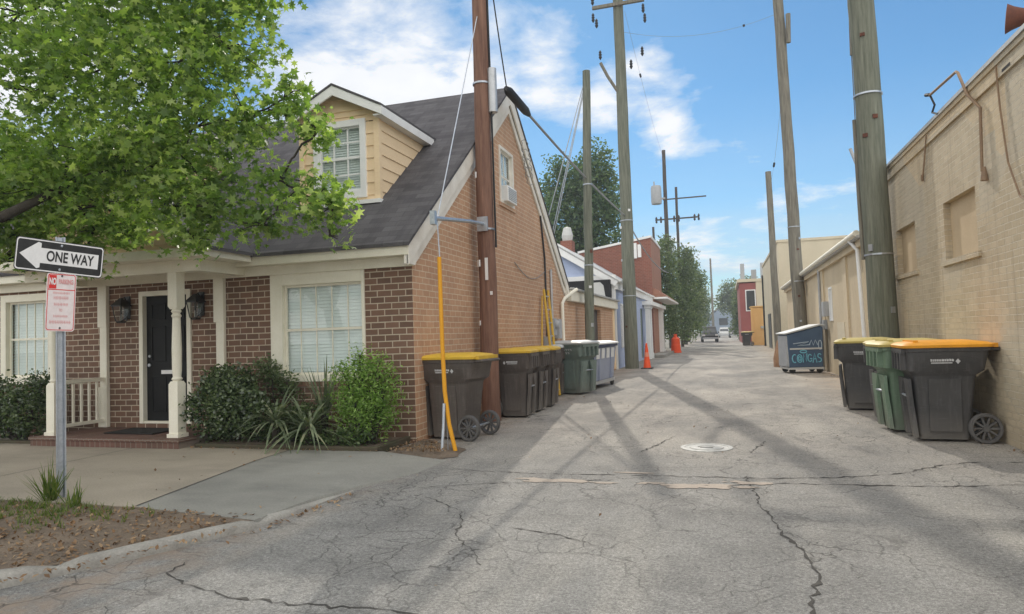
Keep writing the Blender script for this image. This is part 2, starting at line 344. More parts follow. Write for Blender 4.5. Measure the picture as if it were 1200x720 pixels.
def mk_asphalt():
    t = NT('old_asphalt'); p = t.pos()
    big = t.noise(p, .35, 5, .6); mid = t.noise(p, 1.7, 6, .65); fine = t.noise(p, 55, 3, .7); grit = t.noise(p, 170, 2, .6)
    sx = t.n('SeparateXYZ'); t.set(sx.inputs[0], p)
    alley = t.ramp(t.math('MULTIPLY', t.math('SUBTRACT', sx.outputs['Y'], 2.0), .06, clamp=True), [(0, 0.0), (.28, .35), (.45, 1.0)])
    col = t.mix(t.ramp(mid, [(.34, 0.0), (.66, 1.0)]), (.245, .242, .23), (.15, .149, .144))
    patch_ = t.noise(t.remap(p, (1, .45, 1)), .8, 6, .7)
    col = t.mix(alley, col, t.mix(t.ramp(patch_, [(.36, 0.0), (.62, 1.0)]), (.405, .37, .32), (.24, .225, .203)))
    col = t.mix(t.ramp(big, [(.42, 0.0), (.68, .5)]), col, (.15, .147, .14))
    # worn tracks and pale dusty patches of their own shape
    tr = t.noise(t.remap(p, (1.1, .16, 1), (0, 0, R(8))), 1.3, 5, .6)
    col = t.mix(t.ramp(tr, [(.52, 0.0), (.72, .55)]), col, (.36, .34, .3))
    spots = t.noise(p, 9, 3, .7)
    col = t.mix(t.ramp(spots, [(.62, 0.0), (.75, .5)]), col, (.12, .115, .11))
    gravel = t.noise(p, 24, 4, .75)
    col = t.mix(.4, col, t.ramp(gravel, [(.3, .2), (.7, .8)]), 'OVERLAY')
    col = t.mix(.5, col, t.ramp(fine, [(.33, .15), (.67, .85)]), 'OVERLAY')
    col = t.mix(.4, col, t.ramp(grit, [(.35, .1), (.65, .9)]), 'OVERLAY')
    oil = t.noise(p, 1.15, 3, .5)
    col = t.mix(t.ramp(oil, [(.64, 0.0), (.72, .45)]), col, (.105, .1, .095))
    dm = t.math('MULTIPLY', t.math('MULTIPLY', t.math('SUBTRACT', sx.outputs['X'], 1.6), .8, clamp=True), t.math('MULTIPLY', t.math('SUBTRACT', sx.outputs['Y'], 9.0), .12, clamp=True))
    col = t.mix(t.math('MULTIPLY', dm, t.ramp(t.noise(p, 2.3, 5, .65), [(.35, .1), (.6, .9)])), col, (.42, .33, .24))
    lm = t.math('MULTIPLY', t.math('MULTIPLY', t.math('SUBTRACT', -3.0, sx.outputs['X']), 1.2, clamp=True), t.ramp(t.noise(p, 3.1, 5, .65), [(.4, 0.0), (.6, .8)]))
    col = t.mix(lm, col, (.26, .2, .15))
    # hairline crack network
    wn = t.n('TexNoise'); t.set(wn.inputs['Vector'], p); wn.inputs['Scale'].default_value = 2.2; wn.inputs['Detail'].default_value = 4
    wv = t.n('VectorMath', {'operation': 'MULTIPLY_ADD'}); t.set(wv.inputs[0], wn.outputs[1]); wv.inputs[1].default_value = (.5, .5, .5); t.set(wv.inputs[2], p)
    vo = t.n('TexVoronoi', {'feature': 'DISTANCE_TO_EDGE'}); t.set(vo.inputs['Vector'], wv.outputs[0]); vo.inputs['Scale'].default_value = 3.2
    vo2 = t.n('TexVoronoi', {'feature': 'DISTANCE_TO_EDGE'}); t.set(vo2.inputs['Vector'], wv.outputs[0]); vo2.inputs['Scale'].default_value = .8
    msk = t.ramp(t.noise(p, .6, 4, .6), [(.42, 0.0), (.58, 1.0)])
    c1 = t.math('MULTIPLY', t.ramp(vo.outputs[0], [(.006, 1.0), (.02, 0.0)]), msk)
    c2 = t.math('MULTIPLY', t.ramp(vo2.outputs[0], [(.002, 1.0), (.008, 0.0)]), t.ramp(t.noise(p, .9, 3), [(.4, 0.0), (.55, .8)]))
    ck = t.math('MAXIMUM', c1, c2)
    col = t.mix(t.math('MULTIPLY', ck, .68), col, (.05, .047, .043))
    h = t.math('SUBTRACT', t.math('ADD', t.math('MULTIPLY', fine, .7), t.math('MULTIPLY', grit, .5)), t.math('MULTIPLY', ck, .8))
    t.bsdf(col, .88, t.bump(h, .55, .012), spec=.25); return t.mat
M['asphalt'] = mk_asphalt()

def mk_concrete(name, c1, c2, dark):
    t = NT(name); p = t.pos()
    mid = t.noise(p, 1.3, 6, .65); fine = t.noise(p, 60, 3, .65); st = t.noise(t.remap(p, (.6, 1.3, 1), (0, 0, R(20))), 1.1, 6, .65)
    col = t.mix(t.ramp(mid, [(.3, 0.0), (.7, 1.0)]), c1, c2)
    col = t.mix(t.ramp(st, [(.48, 0.0), (.72, .7)]), col, dark)
    col = t.mix(.5, col, t.mix(fine, (.1, .1, .1), (.9, .9, .9)), 'OVERLAY')
    t.bsdf(col, .88, t.bump(t.math('ADD', fine, t.math('MULTIPLY', mid, .5)), .25, .008), spec=.25); return t.mat
M['concrete_warm'] = mk_concrete('old_sidewalk_concrete', (.345, .3, .24), (.285, .25, .2), (.21, .185, .15))
M['concrete_grey'] = mk_concrete('grey_apron_concrete', (.27, .265, .235), (.215, .21, .19), (.155, .152, .14))
M['curb'] = mk_concrete('worn_curb_stone', (.38, .365, .33), (.25, .24, .215), (.12, .11, .095))
M['patch_concrete'] = mk_concrete('exposed_old_concrete', (.41, .345, .285), (.33, .285, .24), (.27, .235, .2))
M['earth'] = plain('far_ground', (.25, .23, .19), (.18, .17, .14), .4, .95, bump=.2, world=True)
M['leaf_tree'] = leafmat('street_tree_leaf', [(.11, .175, .055), (.19, .28, .08), (.3, .39, .12), (.5, .56, .24)], .55, .35)
M['leaf_far'] = leafmat('far_tree_leaf', [(.06, .09, .05), (.1, .14, .07), (.15, .19, .1), (.26, .29, .17)], .4, .55)
M['leaf_ever'] = leafmat('evergreen_leaf', [(.055, .1, .055), (.085, .14, .07), (.13, .19, .09), (.2, .26, .13)], .35, .5)
M['leaf_box'] = leafmat('boxwood_leaf', [(.04, .063, .03), (.065, .1, .045), (.1, .145, .06), (.19, .24, .12)], .2, .25, .7)
M['leaf_bright'] = leafmat('nandina_leaf', [(.1, .18, .04), (.17, .28, .06), (.26, .4, .1), (.4, .52, .2)], .4, .5)
M['leaf_yucca'] = leafmat('yucca_leaf', [(.09, .12, .07), (.15, .19, .11), (.22, .26, .16), (.32, .32, .2)], .2, .5)
M['leaf_ivy'] = leafmat('variegated_leaf', [(.03, .06, .02), (.07, .12, .04), (.2, .25, .12), (.06, .1, .03)], .3, .4)
M['grass'] = leafmat('grass_blade', [(.06, .1, .02), (.1, .15, .03), (.16, .2, .05), (.2, .19, .07)], .4, .6)
M['dead'] = leafmat('dead_leaf', [(.13, .08, .045), (.24, .14, .07), (.33, .22, .12), (.42, .31, .19), (.2, .11, .06)], .15, .8, tcol=(1, .8, .6))

# ------------------------------------------------------------------ camera, light, sky
cam = D.cameras.new('camera'); co = D.objects.new('camera', cam); COL.objects.link(co); scene.camera = co
yaw, pit, rol = R(17.32), R(2.46), R(-1.83)
Fv = Vector((-math.sin(yaw) * math.cos(pit), math.cos(yaw) * math.cos(pit), math.sin(pit)))
Rv = Vector((math.cos(yaw), math.sin(yaw), 0)); Uv = Rv.cross(Fv)
R2 = math.cos(rol) * Rv + math.sin(rol) * Uv; U2 = -math.sin(rol) * Rv + math.cos(rol) * Uv
mw = Matrix.Identity(4)
for i in range(3): mw[i][0], mw[i][1], mw[i][2] = R2[i], U2[i], -Fv[i]
mw.translation = (0, 0, 1.4); co.matrix_world = mw
cam.sensor_width = 36; cam.lens = 24; cam.clip_end = 3000; cam.clip_start = .05

EL, AZ = R(33.6), R(-12.7)
sd = Vector((math.sin(AZ) * math.cos(EL), math.cos(AZ) * math.cos(EL), math.sin(EL)))
sun = D.lights.new('sun', 'SUN'); sun.energy = 2.7; sun.angle = R(.5); sun.color = (1, .93, .82)
so = D.objects.new('sun', sun); COL.objects.link(so); so.rotation_euler = sd.to_track_quat('Z', 'Y').to_euler()

w = D.worlds.new('World'); scene.world = w; w.use_nodes = True; wt = w.node_tree; wt.nodes.clear()
class WN(NT):
    def __init__(s, t): s.t = t
W = WN(wt)
sky = W.n('TexSky', {'sky_type': 'NISHITA', 'sun_disc': False, 'sun_elevation': EL, 'sun_rotation': AZ, 'altitude': 0, 'air_density': 1.0, 'dust_density': .1, 'ozone_density': 3.0})
gen = W.n('TexCoord').outputs['Generated']
sp = W.n('SeparateXYZ'); W.set(sp.inputs[0], gen)
zz = W.math('ADD', W.math('MAXIMUM', sp.outputs[2], 0.0), .18)
cv = W.n('CombineXYZ'); W.set(cv.inputs[0], W.math('DIVIDE', sp.outputs[0], zz)); W.set(cv.inputs[1], W.math('DIVIDE', sp.outputs[1], zz))
n1 = W.noise(cv.outputs[0], 2.1, 9, .58, .25); n2 = W.noise(cv.outputs[0], 9, 6, .6, .2)
lob = None
for d, wd, a in (((-.52, .78, .345), .16, .34), ((-.40, .84, .355), .13, .34), ((-.31, .885, .35), .1, .34), ((-.22, .905, .36), .1, .3), ((-.15, .93, .335), .09, .26), ((-.06, .96, .285), .065, .34),
                 ((-.43, .78, .455), .09, .24), ((-.10, .93, .365), .07, .25), ((-.28, .86, .42), .08, .22), ((-.75, .55, .36), .3, .36), ((.06, .98, .17), .1, .17), ((-.03, .99, .12), .09, .2), ((.22, .96, .14), .12, .16)):
    dn = Vector(d).normalized()
    dp = W.n('VectorMath', {'operation': 'DISTANCE'}); W.set(dp.inputs[0], gen); dp.inputs[1].default_value = dn
    g = W.math('MULTIPLY', W.math('SUBTRACT', 1.0, W.math('DIVIDE', dp.outputs['Value'], wd * 1.35), clamp=True), a)
    lob = g if lob is None else W.math('MAXIMUM', lob, g)
behind = W.math('MULTIPLY', W.math('ADD', W.math('SUBTRACT', sp.outputs[2], sp.outputs[1]), -.02), 1.8, clamp=True)   # unseen bright cloud bank overhead and behind the camera, added as fill light
dens = W.math('ADD', W.math('ADD', W.math('ADD', W.math('MULTIPLY', n1, .8), W.math('MULTIPLY', n2, .2)), lob), W.math('MULTIPLY', behind, .28))
cf = W.ramp(dens, [(.63, 0.0), (.71, .4), (.8, .97)])
hz = W.ramp(sp.outputs[2], [(0.0, .95), (.08, .75), (.18, .22), (.32, 0.0)])
n3 = W.noise(W.remap(cv.outputs[0], (.6, 1.6, 1)), 1.3, 6, .6)
hz = W.math('MULTIPLY', hz, W.ramp(n3, [(.3, .45), (.65, 1.0)]))
# fixed colours, brightest in the added fill bank: white cloud and pale low haze over the Nishita blue
skc = W.mix(1.0, sky.outputs[0], (.53, .83, .94), 'MULTIPLY')
c1 = W.mix(hz, skc, (5.7, 6.5, 7.1))
c2 = W.mix(cf, c1, W.mix(behind, W.mix(n2, (7.6, 7.9, 8.3), (9.6, 9.6, 9.6)), (19.3, 18.9, 18.2)))
bg = W.n('Background'); W.set(bg.inputs[0], c2); bg.inputs[1].default_value = .125
wo = wt.nodes.new('ShaderNodeOutputWorld'); wt.links.new(bg.outputs[0], wo.inputs[0])
vs = scene.view_settings; vs.view_transform = 'Standard'; vs.look = 'None'; vs.exposure = -.13; vs.gamma = 1
scene.cycles.max_bounces = 8; scene.cycles.transparent_max_bounces = 12
#@@PART2
# ------------------------------------------------------------------ ground
def sheet(name, pts, z, mat, res=None):
    mb = MB(); mb.poly([(x, y, z) for x, y in pts]); o = mb.build(name, mat); tag(o, kind='structure'); return o
sheet('ground', [(-900, -900), (900, -900), (900, 900), (-900, 900)], -.03, M['earth'])
sheet('road', [(-40, -14), (40, -14), (40, 3), (3.02, 7.6), (3.02, 260), (-4.3, 260), (-4.3, 6), (-40, 6)], 0, M['asphalt'])

curb_line = [(-16, 1.5), (-8, 1.75), (-6.2, 1.95), (-5.2, 2.3), (-4.62, 2.65), (-4.18, 3.01), (-3.95, 3.39), (-3.72, 3.85), (-3.5, 4.38), (-3.42, 5.03), (-3.39, 5.7)]
def resample(pl, step):
    out = [pl[0]]
    for a, b in zip(pl, pl[1:]):
        L = math.dist(a, b); n = max(1, int(L / step))
        for k in range(1, n + 1): out.append(tuple(a[i] + (b[i] - a[i]) * k / n for i in range(len(a))))
    return out
def ribbon(mb, pl, wf, z, jit=0.0, zj=0.0, mi=0):
    pts = [Vector((*p[:2], 0)) for p in pl]; L = []; Rr = []
    for i, p in enumerate(pts):
        t = (pts[min(i + 1, len(pts) - 1)] - pts[max(i - 1, 0)]).normalized(); nrm = Vector((-t.y, t.x, 0))
        hw = wf(i / (len(pts) - 1)) / 2
        off = nrm * rnd.uniform(-jit, jit)
        L.append(p + off + nrm * hw * rnd.uniform(.6, 1.4)); Rr.append(p + off - nrm * hw * rnd.uniform(.6, 1.4))
    vs = [(v.x, v.y, z) for v in L] + [(v.x, v.y, z) for v in Rr]; n = len(pts)
    mb.add(vs, [(i, i + 1, n + i + 1, n + i) for i in range(n - 1)], mi)
# kerb: rounded worn stone blocks laid end to end
mb = MB(); cl = resample(curb_line, .12); prof = [(-.01, -.02), (-.005, .045), (.02, .072), (.06, .08), (.1, .075), (.125, .058), (.13, -.02)]
rings = []
for i, p in enumerate(cl):
    a = Vector((*cl[max(i - 1, 0)], 0)); b = Vector((*cl[min(i + 1, len(cl) - 1)], 0)); t = (b - a).normalized(); nrm = Vector((-t.y, t.x, 0))
    k = .35 if (i % 10 == 0) else 1; sc = 1 + .16 * math.sin(i * .37) * math.sin(i * .11 + 1) + rnd.uniform(-.09, .07)
    fl = max(.12, min(1, (len(cl) - i) / 14))
    rings.append([(p[0] + nrm.x * u, p[1] + nrm.y * u, (h * sc * fl + (-.034 if k < 1 else 0)) if h > 0 else h) for u, h in prof])
mb.loft(rings); tag(mb.build('kerb', M['curb'], smooth=60), kind='structure')

inn = [(x - .1, y + .1) for x, y in curb_line]
sheet('verge', [(-16, 1.6), (-8, 1.85), (-6.2, 2.05), (-5.25, 2.4), (-4.7, 2.72), (-4.28, 3.06), (-4.05, 3.43), (-3.82, 3.89), (-3.6, 4.42), (-3.55, 4.49), (-4.62, 4.68), (-16, 4.68)], .045, M['soil'])
mb = MB(); mb.poly([(x, y, .05) for x, y in [(-18, 4.65), (-4.89, 4.65), (-5.29, 6.75), (-5.35, 7.55), (-18, 7.55)]])
mb.box(-18, -4.7, 4.645, 4.655, -.02, .052); tag(mb.build('sidewalk', M['concrete_warm']), kind='structure')
mb = MB()
for xa, xb in ((-7.6, -7.75), (-10.1, -10.3), (-12.6, -12.9)): mb.poly([(xa, 4.66, .053), (xa + .012, 4.66, .053), (xb + .012, 7.5, .053), (xb, 7.5, .053)])
mb.poly([(-4.89, 4.66, .0545), (-4.875, 4.66, .0545), (-5.278, 6.75, .0545), (-5.338, 7.5, .0545), (-5.35, 7.5, .0545), (-5.29, 6.75, .0545)])
tag(mb.build('sidewalk_joint', M['crack']), kind='structure')
mb = MB(); mb.poly([(x, y, z) for x, y, z in [(-4.885, 4.65, .05), (-3.53, 4.48, .05), (-3.5, 5.2, .045), (-3.38, 5.9, .02), (-3.15, 6.6, .006), (-3.12, 7.3, .006), (-4.05, 7.52, .05), (-5.34, 7.55, .05), (-5.285, 6.75, .05)]])
ed_ = [(-4.885, 4.65, .05), (-3.53, 4.48, .05), (-3.5, 5.2, .045), (-3.38, 5.9, .02), (-3.15, 6.6, .006), (-3.12, 7.3, .006)]
for a_, b_ in zip(ed_, ed_[1:]): mb.poly([a_, b_, (b_[0] + .03, b_[1], -.02), (a_[0] + .03, a_[1], -.02)])
tag(mb.build('driveway_apron', M['concrete_grey']), kind='structure')
mb = MB(); op = resample([(-4.04, 7.5), (-3.6, 7.36), (-3.22, 7.28), (-3.08, 7.55), (-3.2, 8.1), (-3.7, 8.5), (-4.04, 8.75)], .12); op = [(x + rnd.uniform(-.03, .03) * (x > -4), y + rnd.uniform(-.03, .03)) for x, y in op]
ctr = (-3.9, 8.0); rg = [[(ctr[0] + (x - ctr[0]) * k, ctr[1] + (y - ctr[1]) * k, z + rnd.uniform(-.006, .006) * (k < .95)) for x, y in op] for k, z in ((1, .006), (.8, .03), (.5, .05), (.02, .06))]
n = len(op); mb.add([v for r in rg for v in r], [(i * n + k, i * n + k + 1, (i + 1) * n + k + 1, (i + 1) * n + k) for i in range(3) for k in range(n - 1)]); tag(mb.build('corner_soil', M['soil'], smooth=60), kind='structure')
# cracks, patches and the seam across the alley mouth (lying a few mm over the asphalt)
def crack(pl, w, z=.004, jit=.03):
    mb = MB(); p = resample(pl, .05); ribbon(mb, p, lambda t: w * (1 - .6 * abs(2 * t - 1)) * rnd.choice((.3, .5, .7, 1, 1.3, 2.0)), z, jit * .7); return mb
mb = MB()
for pl, wd in (([(.12, 6.9), (.16, 6.4), (.2, 5.86), (.3, 5.04), (.41, 4.6), (.45, 4.3), (.37, 3.89), (.32, 3.5), (.3, 2.6)], .02),
               ([(-3.42, 3.7), (-3.38, 3.45), (-3.12, 3.32), (-2.7, 3.21), (-2.35, 3.19), (-1.9, 3.22), (-1.61, 3.24), (-.9, 3.1)], .017),
               ([(-3.1, 6.86), (-2.5, 6.78), (-1.79, 6.74), (-.86, 6.8), (.31, 6.82), (.91, 6.96), (1.46, 7.2), (1.94, 7.68), (2.3, 7.9), (2.9, 8.0)], .02),
               ([(-1.9, 6.5), (-1.4, 6.45), (-1.1, 6.55)], .02), ([(.2, 6.62), (.9, 6.65), (1.7, 6.7), (2.6, 6.95)], .02),
               ([(-1.0, 8.12), (-.72, 9.35)], .022), ([(.2, 8.2), (.41, 9.05)], .022),
               ([(-1.55, 4.8), (-1.22, 4.72), (-.87, 4.52)], .014), ([(-2.6, 5.6), (-2.1, 5.2), (-1.9, 4.6), (-1.5, 4.0)], .012), ([(-2.9, 5.9), (-2.3, 6.2), (-1.7, 6.35)], .012)):
    m_ = crack(pl, wd); mb.add(m_.v, m_.f)
tag(mb.build('road_crack', M['crack']), kind='structure')
def blob(cx, cy, rx, ry, n=26, ph=0):
    out = []
    for k in range(n):
        a = 2 * math.pi * k / n; r = 1 + .22 * math.sin(3 * a + ph) + .14 * math.sin(5 * a + 2 * ph) + rnd.uniform(-.1, .1)
        out.append((cx + rx * r * math.cos(a), cy + ry * r * math.sin(a)))
    return out
mb = MB()
for cx, cy, rx, ry, ph in ((-1.45, 6.4, .33, .1, 0), (-.75, 6.45, .12, .06, 1), (-.35, 6.42, .26, .1, 2), (.15, 6.6, .16, .06, 3), (-.95, 6.9, .2, .03, 4), (.1, 6.42, .1, .04, 2)):
    for k in range(9):
        q = rnd.uniform(.12, .5); mb.poly([(x, y, .0042 + .0003 * len(mb.f) / 10) for x, y in blob(cx + rnd.gauss(0, .5) * rx, cy + rnd.gauss(0, .4) * ry, rx * q * 1.3, ry * q * 1.5, 14, ph + k)])
tag(mb.build('road_patch', M['patch_concrete']), kind='structure')

# manhole cover
mh = empty('manhole_cover', (-.28, 8.5, 0)); tag(mh, 'round pale iron manhole cover set in the alley asphalt', 'manhole cover')
mb = MB(); mb.lathe((0, 0, 0), [(.3, 0), (.3, .008), (.255, .01), (.25, .004), (.2, .004), (.195, .012), (.1, .012), (.095, .004), (0.0001, .004)], 40); mb.build('cover_plate', M['gravel'], mh, smooth=30)
mb = MB(); mb.box(-.075, .075, -.012, .012, .004, .0065); mb.build('lift_slot', M['dark'], mh)

# ------------------------------------------------------------------ helpers for buildings
def wall_cells(mb, f, u0, u1, v0, v1, holes, depth, mi=0):
    us = sorted({u0, u1, *[h[0] for h in holes], *[h[1] for h in holes]}); vs_ = sorted({v0, v1, *[h[2] for h in holes], *[h[3] for h in holes]})
    inh = lambda u, v: any(h[0] < u < h[1] and h[2] < v < h[3] for h in holes)
    for a, b in zip(us, us[1:]):
        for c, d in zip(vs_, vs_[1:]):
            if not inh((a + b) / 2, (c + d) / 2): mb.poly([f(a, c, 0), f(b, c, 0), f(b, d, 0), f(a, d, 0)], mi)
    for h in holes:
        a, b, c, d = h
        for p, q in (((a, c), (b, c)), ((b, c), (b, d)), ((b, d), (a, d)), ((a, d), (a, c))):
            mb.poly([f(*p, 0), f(*q, 0), f(*q, depth), f(*p, depth)], mi)
def frect(mb, f, u0, u1, v0, v1, w0, w1, mi=0): mb.prism([(u0, v0), (u1, v0), (u1, v1), (u0, v1)], f, w0, w1, mi)
def frame(mb, f, u0, u1, v0, v1, t, w0, w1, tb=None):
    tb = t if tb is None else tb
    frect(mb, f, u0, u0 + t, v0, v1, w0, w1); frect(mb, f, u1 - t, u1, v0, v1, w0, w1)
    frect(mb, f, u0 + t, u1 - t, v1 - t, v1, w0, w1); frect(mb, f, u0 + t, u1 - t, v0, v0 + tb, w0, w1)
FX = lambda yf: (lambda u, v, w_: (u, yf + w_, v))            # wall facing -y, depth goes +y
FY = lambda xf, s=1: (lambda u, v, w_: (xf - s * w_, u, v))   # wall facing +x (s=1) or -x (s=-1)
def window(parent, f, u0, u1, v0, v1, cols, rows, trim, mats, blinds=True, fr=.09, deep=.1, name='window', muntin=.022):
    """frame in the opening u0..v1 with sash, muntins, blind and pane as sub-parts"""
    l_, r_, b_, t_ = fr if isinstance(fr, tuple) else (fr,) * 4
    a, b, c, d = u0 + l_, u1 - r_, v0 + b_, v1 - t_
    mb = MB(); frect(mb, f, u0, a, v0, v1, -.025, deep); frect(mb, f, b, u1, v0, v1, -.025, deep); frect(mb, f, a, b, d, v1, -.025, deep); frect(mb, f, a, b, v0, c, -.025, deep)
    fo = mb.build(name, M[trim], parent, bevel=.004)
    mb = MB(); frame(mb, f, a, b, c, d, .035, deep * .45, deep * .75)
    for k in range(1, cols): u = a + (b - a) * k / cols; frect(mb, f, u - muntin / 2, u + muntin / 2, c + .035, d - .035, deep * .5, deep * .68)
    for k in range(1, rows):
        v = c + (d - c) * k / rows; t = .035 if (rows % 2 == 0 and k == rows // 2) else muntin
        frect(mb, f, a + .035, b - .035, v - t / 2, v + t / 2, deep * .48, deep * .7)
    mb.build('sash', M[trim], fo)
    mb = MB(); mb.poly([f(a, c, deep * .6), f(b, c, deep * .6), f(b, d, deep * .6), f(a, d, deep * .6)]); mb.build('pane', M['glass'], fo)
    mb = MB()
    if blinds:
        n = int((d - c) / .047); 
        for k in range(n):
            v = c + (d - c) * (k + .5) / n; h = (d - c) / n * .49
            mb.add([f(a, v - h, deep + .012), f(b, v - h, deep + .012), f(b, v + h, deep + .03), f(a, v + h, deep + .03)], [(0, 1, 2, 3)])
            mb.add([f(a, v + h, deep + .03), f(b, v + h, deep + .03), f(b, v + h, deep + .012), f(a, v + h, deep + .012)], [(0, 1, 2, 3)])
        mb.build('blind', M['blind'], fo)
    mb = MB(); frect(mb, f, a - .02, b + .02, c - .02, d + .02, deep + .05, deep + .07); mb.build('backing', M['dark'], fo)
    return fo
def laps(mb, f, v0, v1, lo, hi, lap=.19, lip=.02):
    v = v0
    while v < v1 - .01:
        t = min(v + lap, v1)
        if hi(v) - lo(v) > .01 or hi(t) - lo(t) > .01:
            mb.poly([f(lo(v), v, -lip), f(hi(v), v, -lip), f(hi(t), t, -.003), f(lo(t), t, -.003)])
            mb.poly([f(lo(v), v, 0), f(hi(v), v, 0), f(hi(v), v, -lip), f(lo(v), v, -lip)])
        v = t

# ------------------------------------------------------------------ the brick house on the corner
XL, YF, YB, YR = -4.05, 8.46, 17.66, 13.06
XW = -17.0
EZ, RZ = 2.72, 6.45; EY0, EY1 = 8.2, 17.92
sl = (RZ - EZ) / (YR - EY0)
rz_ = lambda y: EZ + sl * ((y - EY0) if y <= YR else (EY1 - y))
H1 = empty('brick_house', (XL, YF, 0), world=True); tag(H1, 'brown brick house with dark shingled gable roof, tan dormers and a small front porch', 'house')
f = FX(YF)
mb = MB()
holes = [(-6.32, -4.78, .85, 2.41), (-8.74, -7.75, .2, 2.28), (-11.7, -10.52, .86, 2.36)]
wall_cells(mb, f, XW, XL, 0, 2.46, holes, .11)
for h in ((-6.36, -4.74, .78, .845),):   # rowlock sill under the window
    frect(mb, f, h[0], h[1], h[2], h[3], -.03, 0)
frect(mb, f, -8.76, -7.73, .17, .235, -.05, .1)
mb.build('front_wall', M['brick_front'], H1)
g = FY(XL); dv = .5; br = lambda y: rz_(y) - dv
mb = MB(); hw = (12.42, 13.32, 4.0, 5.12)
mb.poly([g(YF, 0, 0), g(YB, 0, 0), g(YB, br(YB), 0), g(hw[1], br(YB), 0), g(hw[0], br(YB), 0), g(YF, br(YF), 0)])
mb.poly([g(YF, br(YF), 0), g(hw[0], br(YF), 0), g(hw[0], hw[2], 0), g(hw[0], hw[3], 0), g(hw[0], br(hw[0]), 0)])
mb.poly([g(hw[1], br(YB), 0), g(YB, br(YB), 0), g(hw[1], br(hw[1]), 0), g(hw[1], hw[3], 0), g(hw[1], hw[2], 0)])
mb.poly([g(hw[0], br(YF), 0), g(hw[1], br(YF), 0), g(hw[1], hw[2], 0), g(hw[0], hw[2], 0)])
mb.poly([g(hw[0], hw[3], 0), g(hw[1], hw[3], 0), g(hw[1], br(hw[1]), 0), g(YR, br(YR), 0), g(hw[0], br(hw[0]), 0)])
a, b, c, d = hw
for p, q in (((a, c), (b, c)), ((b, c), (b, d)), ((b, d), (a, d)), ((a, d), (a, c))): mb.poly([g(*p, 0), g(*q, 0), g(*q, .12), g(*p, .12)])
frect(mb, g, a - .06, b + .06, c - .075, c - .002, -.03, 0)
mb.build('gable_wall', M['brick_gable_lit'], H1)
mb = MB(); mb.poly([(XW, YB, 0), (XL, YB, 0), (XL, YB, 2.4), (XW, YB, 2.4)]); mb.poly([(XW, YF, 0), (XW, YB, 0), (XW, YB, 2.4), (XW, YR, 6), (XW, YF, 2.4)]); mb.build('rear_wall', M['brick_gable_lit'], H1)
# roof: two slopes with thickness
xo = XL + .1
mb = MB()
for y0, y1 in ((EY0 - .03, YR), (EY1 + .03, YR)):
    z0 = rz_(y0) if y0 < YR else EZ - sl * .03
    z0 = EZ - sl * .03
    vs_ = [(XW - .1, y0, z0), (xo, y0, z0), (xo, y1, RZ), (XW - .1, y1, RZ)]
    mb.add(vs_ + [(x, y, z - .05) for x, y, z in vs_], [(0, 1, 2, 3), (7, 6, 5, 4), (0, 4, 5, 1), (1, 5, 6, 2), (3, 7, 4, 0)])
rf = mb.build('roof', M['shingle'], H1)
mb = MB(); mb.box(XW, XL + .07, 8.2, 8.235, 2.53, 2.67); mb.box(XW, XL + .03, 8.4, YF - .003, 2.4, 2.545)
mb.box(XW, XL + .05, 8.235, 8.41, 2.535, 2.55); mb.build('eave_trim', M['trim'], H1, bevel=.004)
mb = MB(); mb.box(XW, XL + .07, 17.885, 17.92, 2.53, 2.67); mb.box(XW, XL + .03, YB + .003, 17.72, 2.4, 2.545); mb.box(XW, XL + .05, 17.7, 17.886, 2.535, 2.55); mb.build('eave_trim', M['trim'], H1)
# rake boards
mb = MB(); gx = FY(XL + .05)
for (ya, yb) in ((EY0 + .01, YR), (EY1 - .01, YR)):
    za = rz_(ya) - .05; t1 = .3
    mb.prism([(ya, za), (yb, RZ - .052), (yb, RZ - .052 - t1), (ya, za - t1 + .02)], gx, -.03, .0)
    mb.prism([(ya + (.25 if ya < YR else -.25), za + sl * .25 - t1 + .01), (yb, RZ - .06 - t1), (yb, RZ - .06 - t1 - .17), (ya + (.25 if ya < YR else -.25), za + sl * .25 - t1 - .16)], gx, .012, .046)
mb.prism([(EY0 + .01, 2.41), (EY0 + .01, 2.68), (EY0 + .33, 2.68), (EY0 + .24, 2.41)], gx, -.012, .045)
mb.prism([(EY1 - .01, 2.41), (EY1 - .01, 2.68), (EY1 - .33, 2.68), (EY1 - .24, 2.41)], gx, -.012, .045)
mb.build('rake_board', M['rake'], H1)
# windows
window(H1, f, -6.32, -4.78, .85, 2.41, 5, 2, 'trim', M, fr=(.2, .045, .09, .17), muntin=.013)
window(H1, f, -11.7, -10.52, .86, 2.36, 5, 2, 'trim', M, fr=.12, muntin=.013)
window(H1, g, hw[0], hw[1], hw[2], hw[3], 2, 2, 'rake', M, fr=.06, deep=.08)
# door
mb = MB(); u0, u1, v0, v1 = -8.74, -7.75, .235, 2.28
frect(mb, f, u0, u0 + .075, v0, v1, -.03, .1); frect(mb, f, u1 - .075, u1, v0, v1, -.03, .1); frect(mb, f, u0 + .075, u1 - .075, v1 - .075, v1, -.03, .1); frect(mb, f, u0, u1, v0 - .0, v0 + .035, -.02, .1)
mb.build('door_frame', M['trim'], H1, bevel=.004)
mb = MB(); frect(mb, f, u0 + .075, u1 - .075, v0 + .035, v1 - .075, .05, .09)
du0, du1 = u0 + .075, u1 - .075
for (pa, pb) in ((du0 + .1, (du0 + du1) / 2 - .04), ((du0 + du1) / 2 + .04, du1 - .1)):
    for (pc, pd) in ((v0 + .17, v0 + .72), (v0 + .95, v0 + 1.5), (v0 + 1.6, v0 + 1.85)):
        frame(mb, f, pa, pb, pc, pd, .02, .038, .05)
dr = mb.build('front_door', M['door'], H1, bevel=.003)
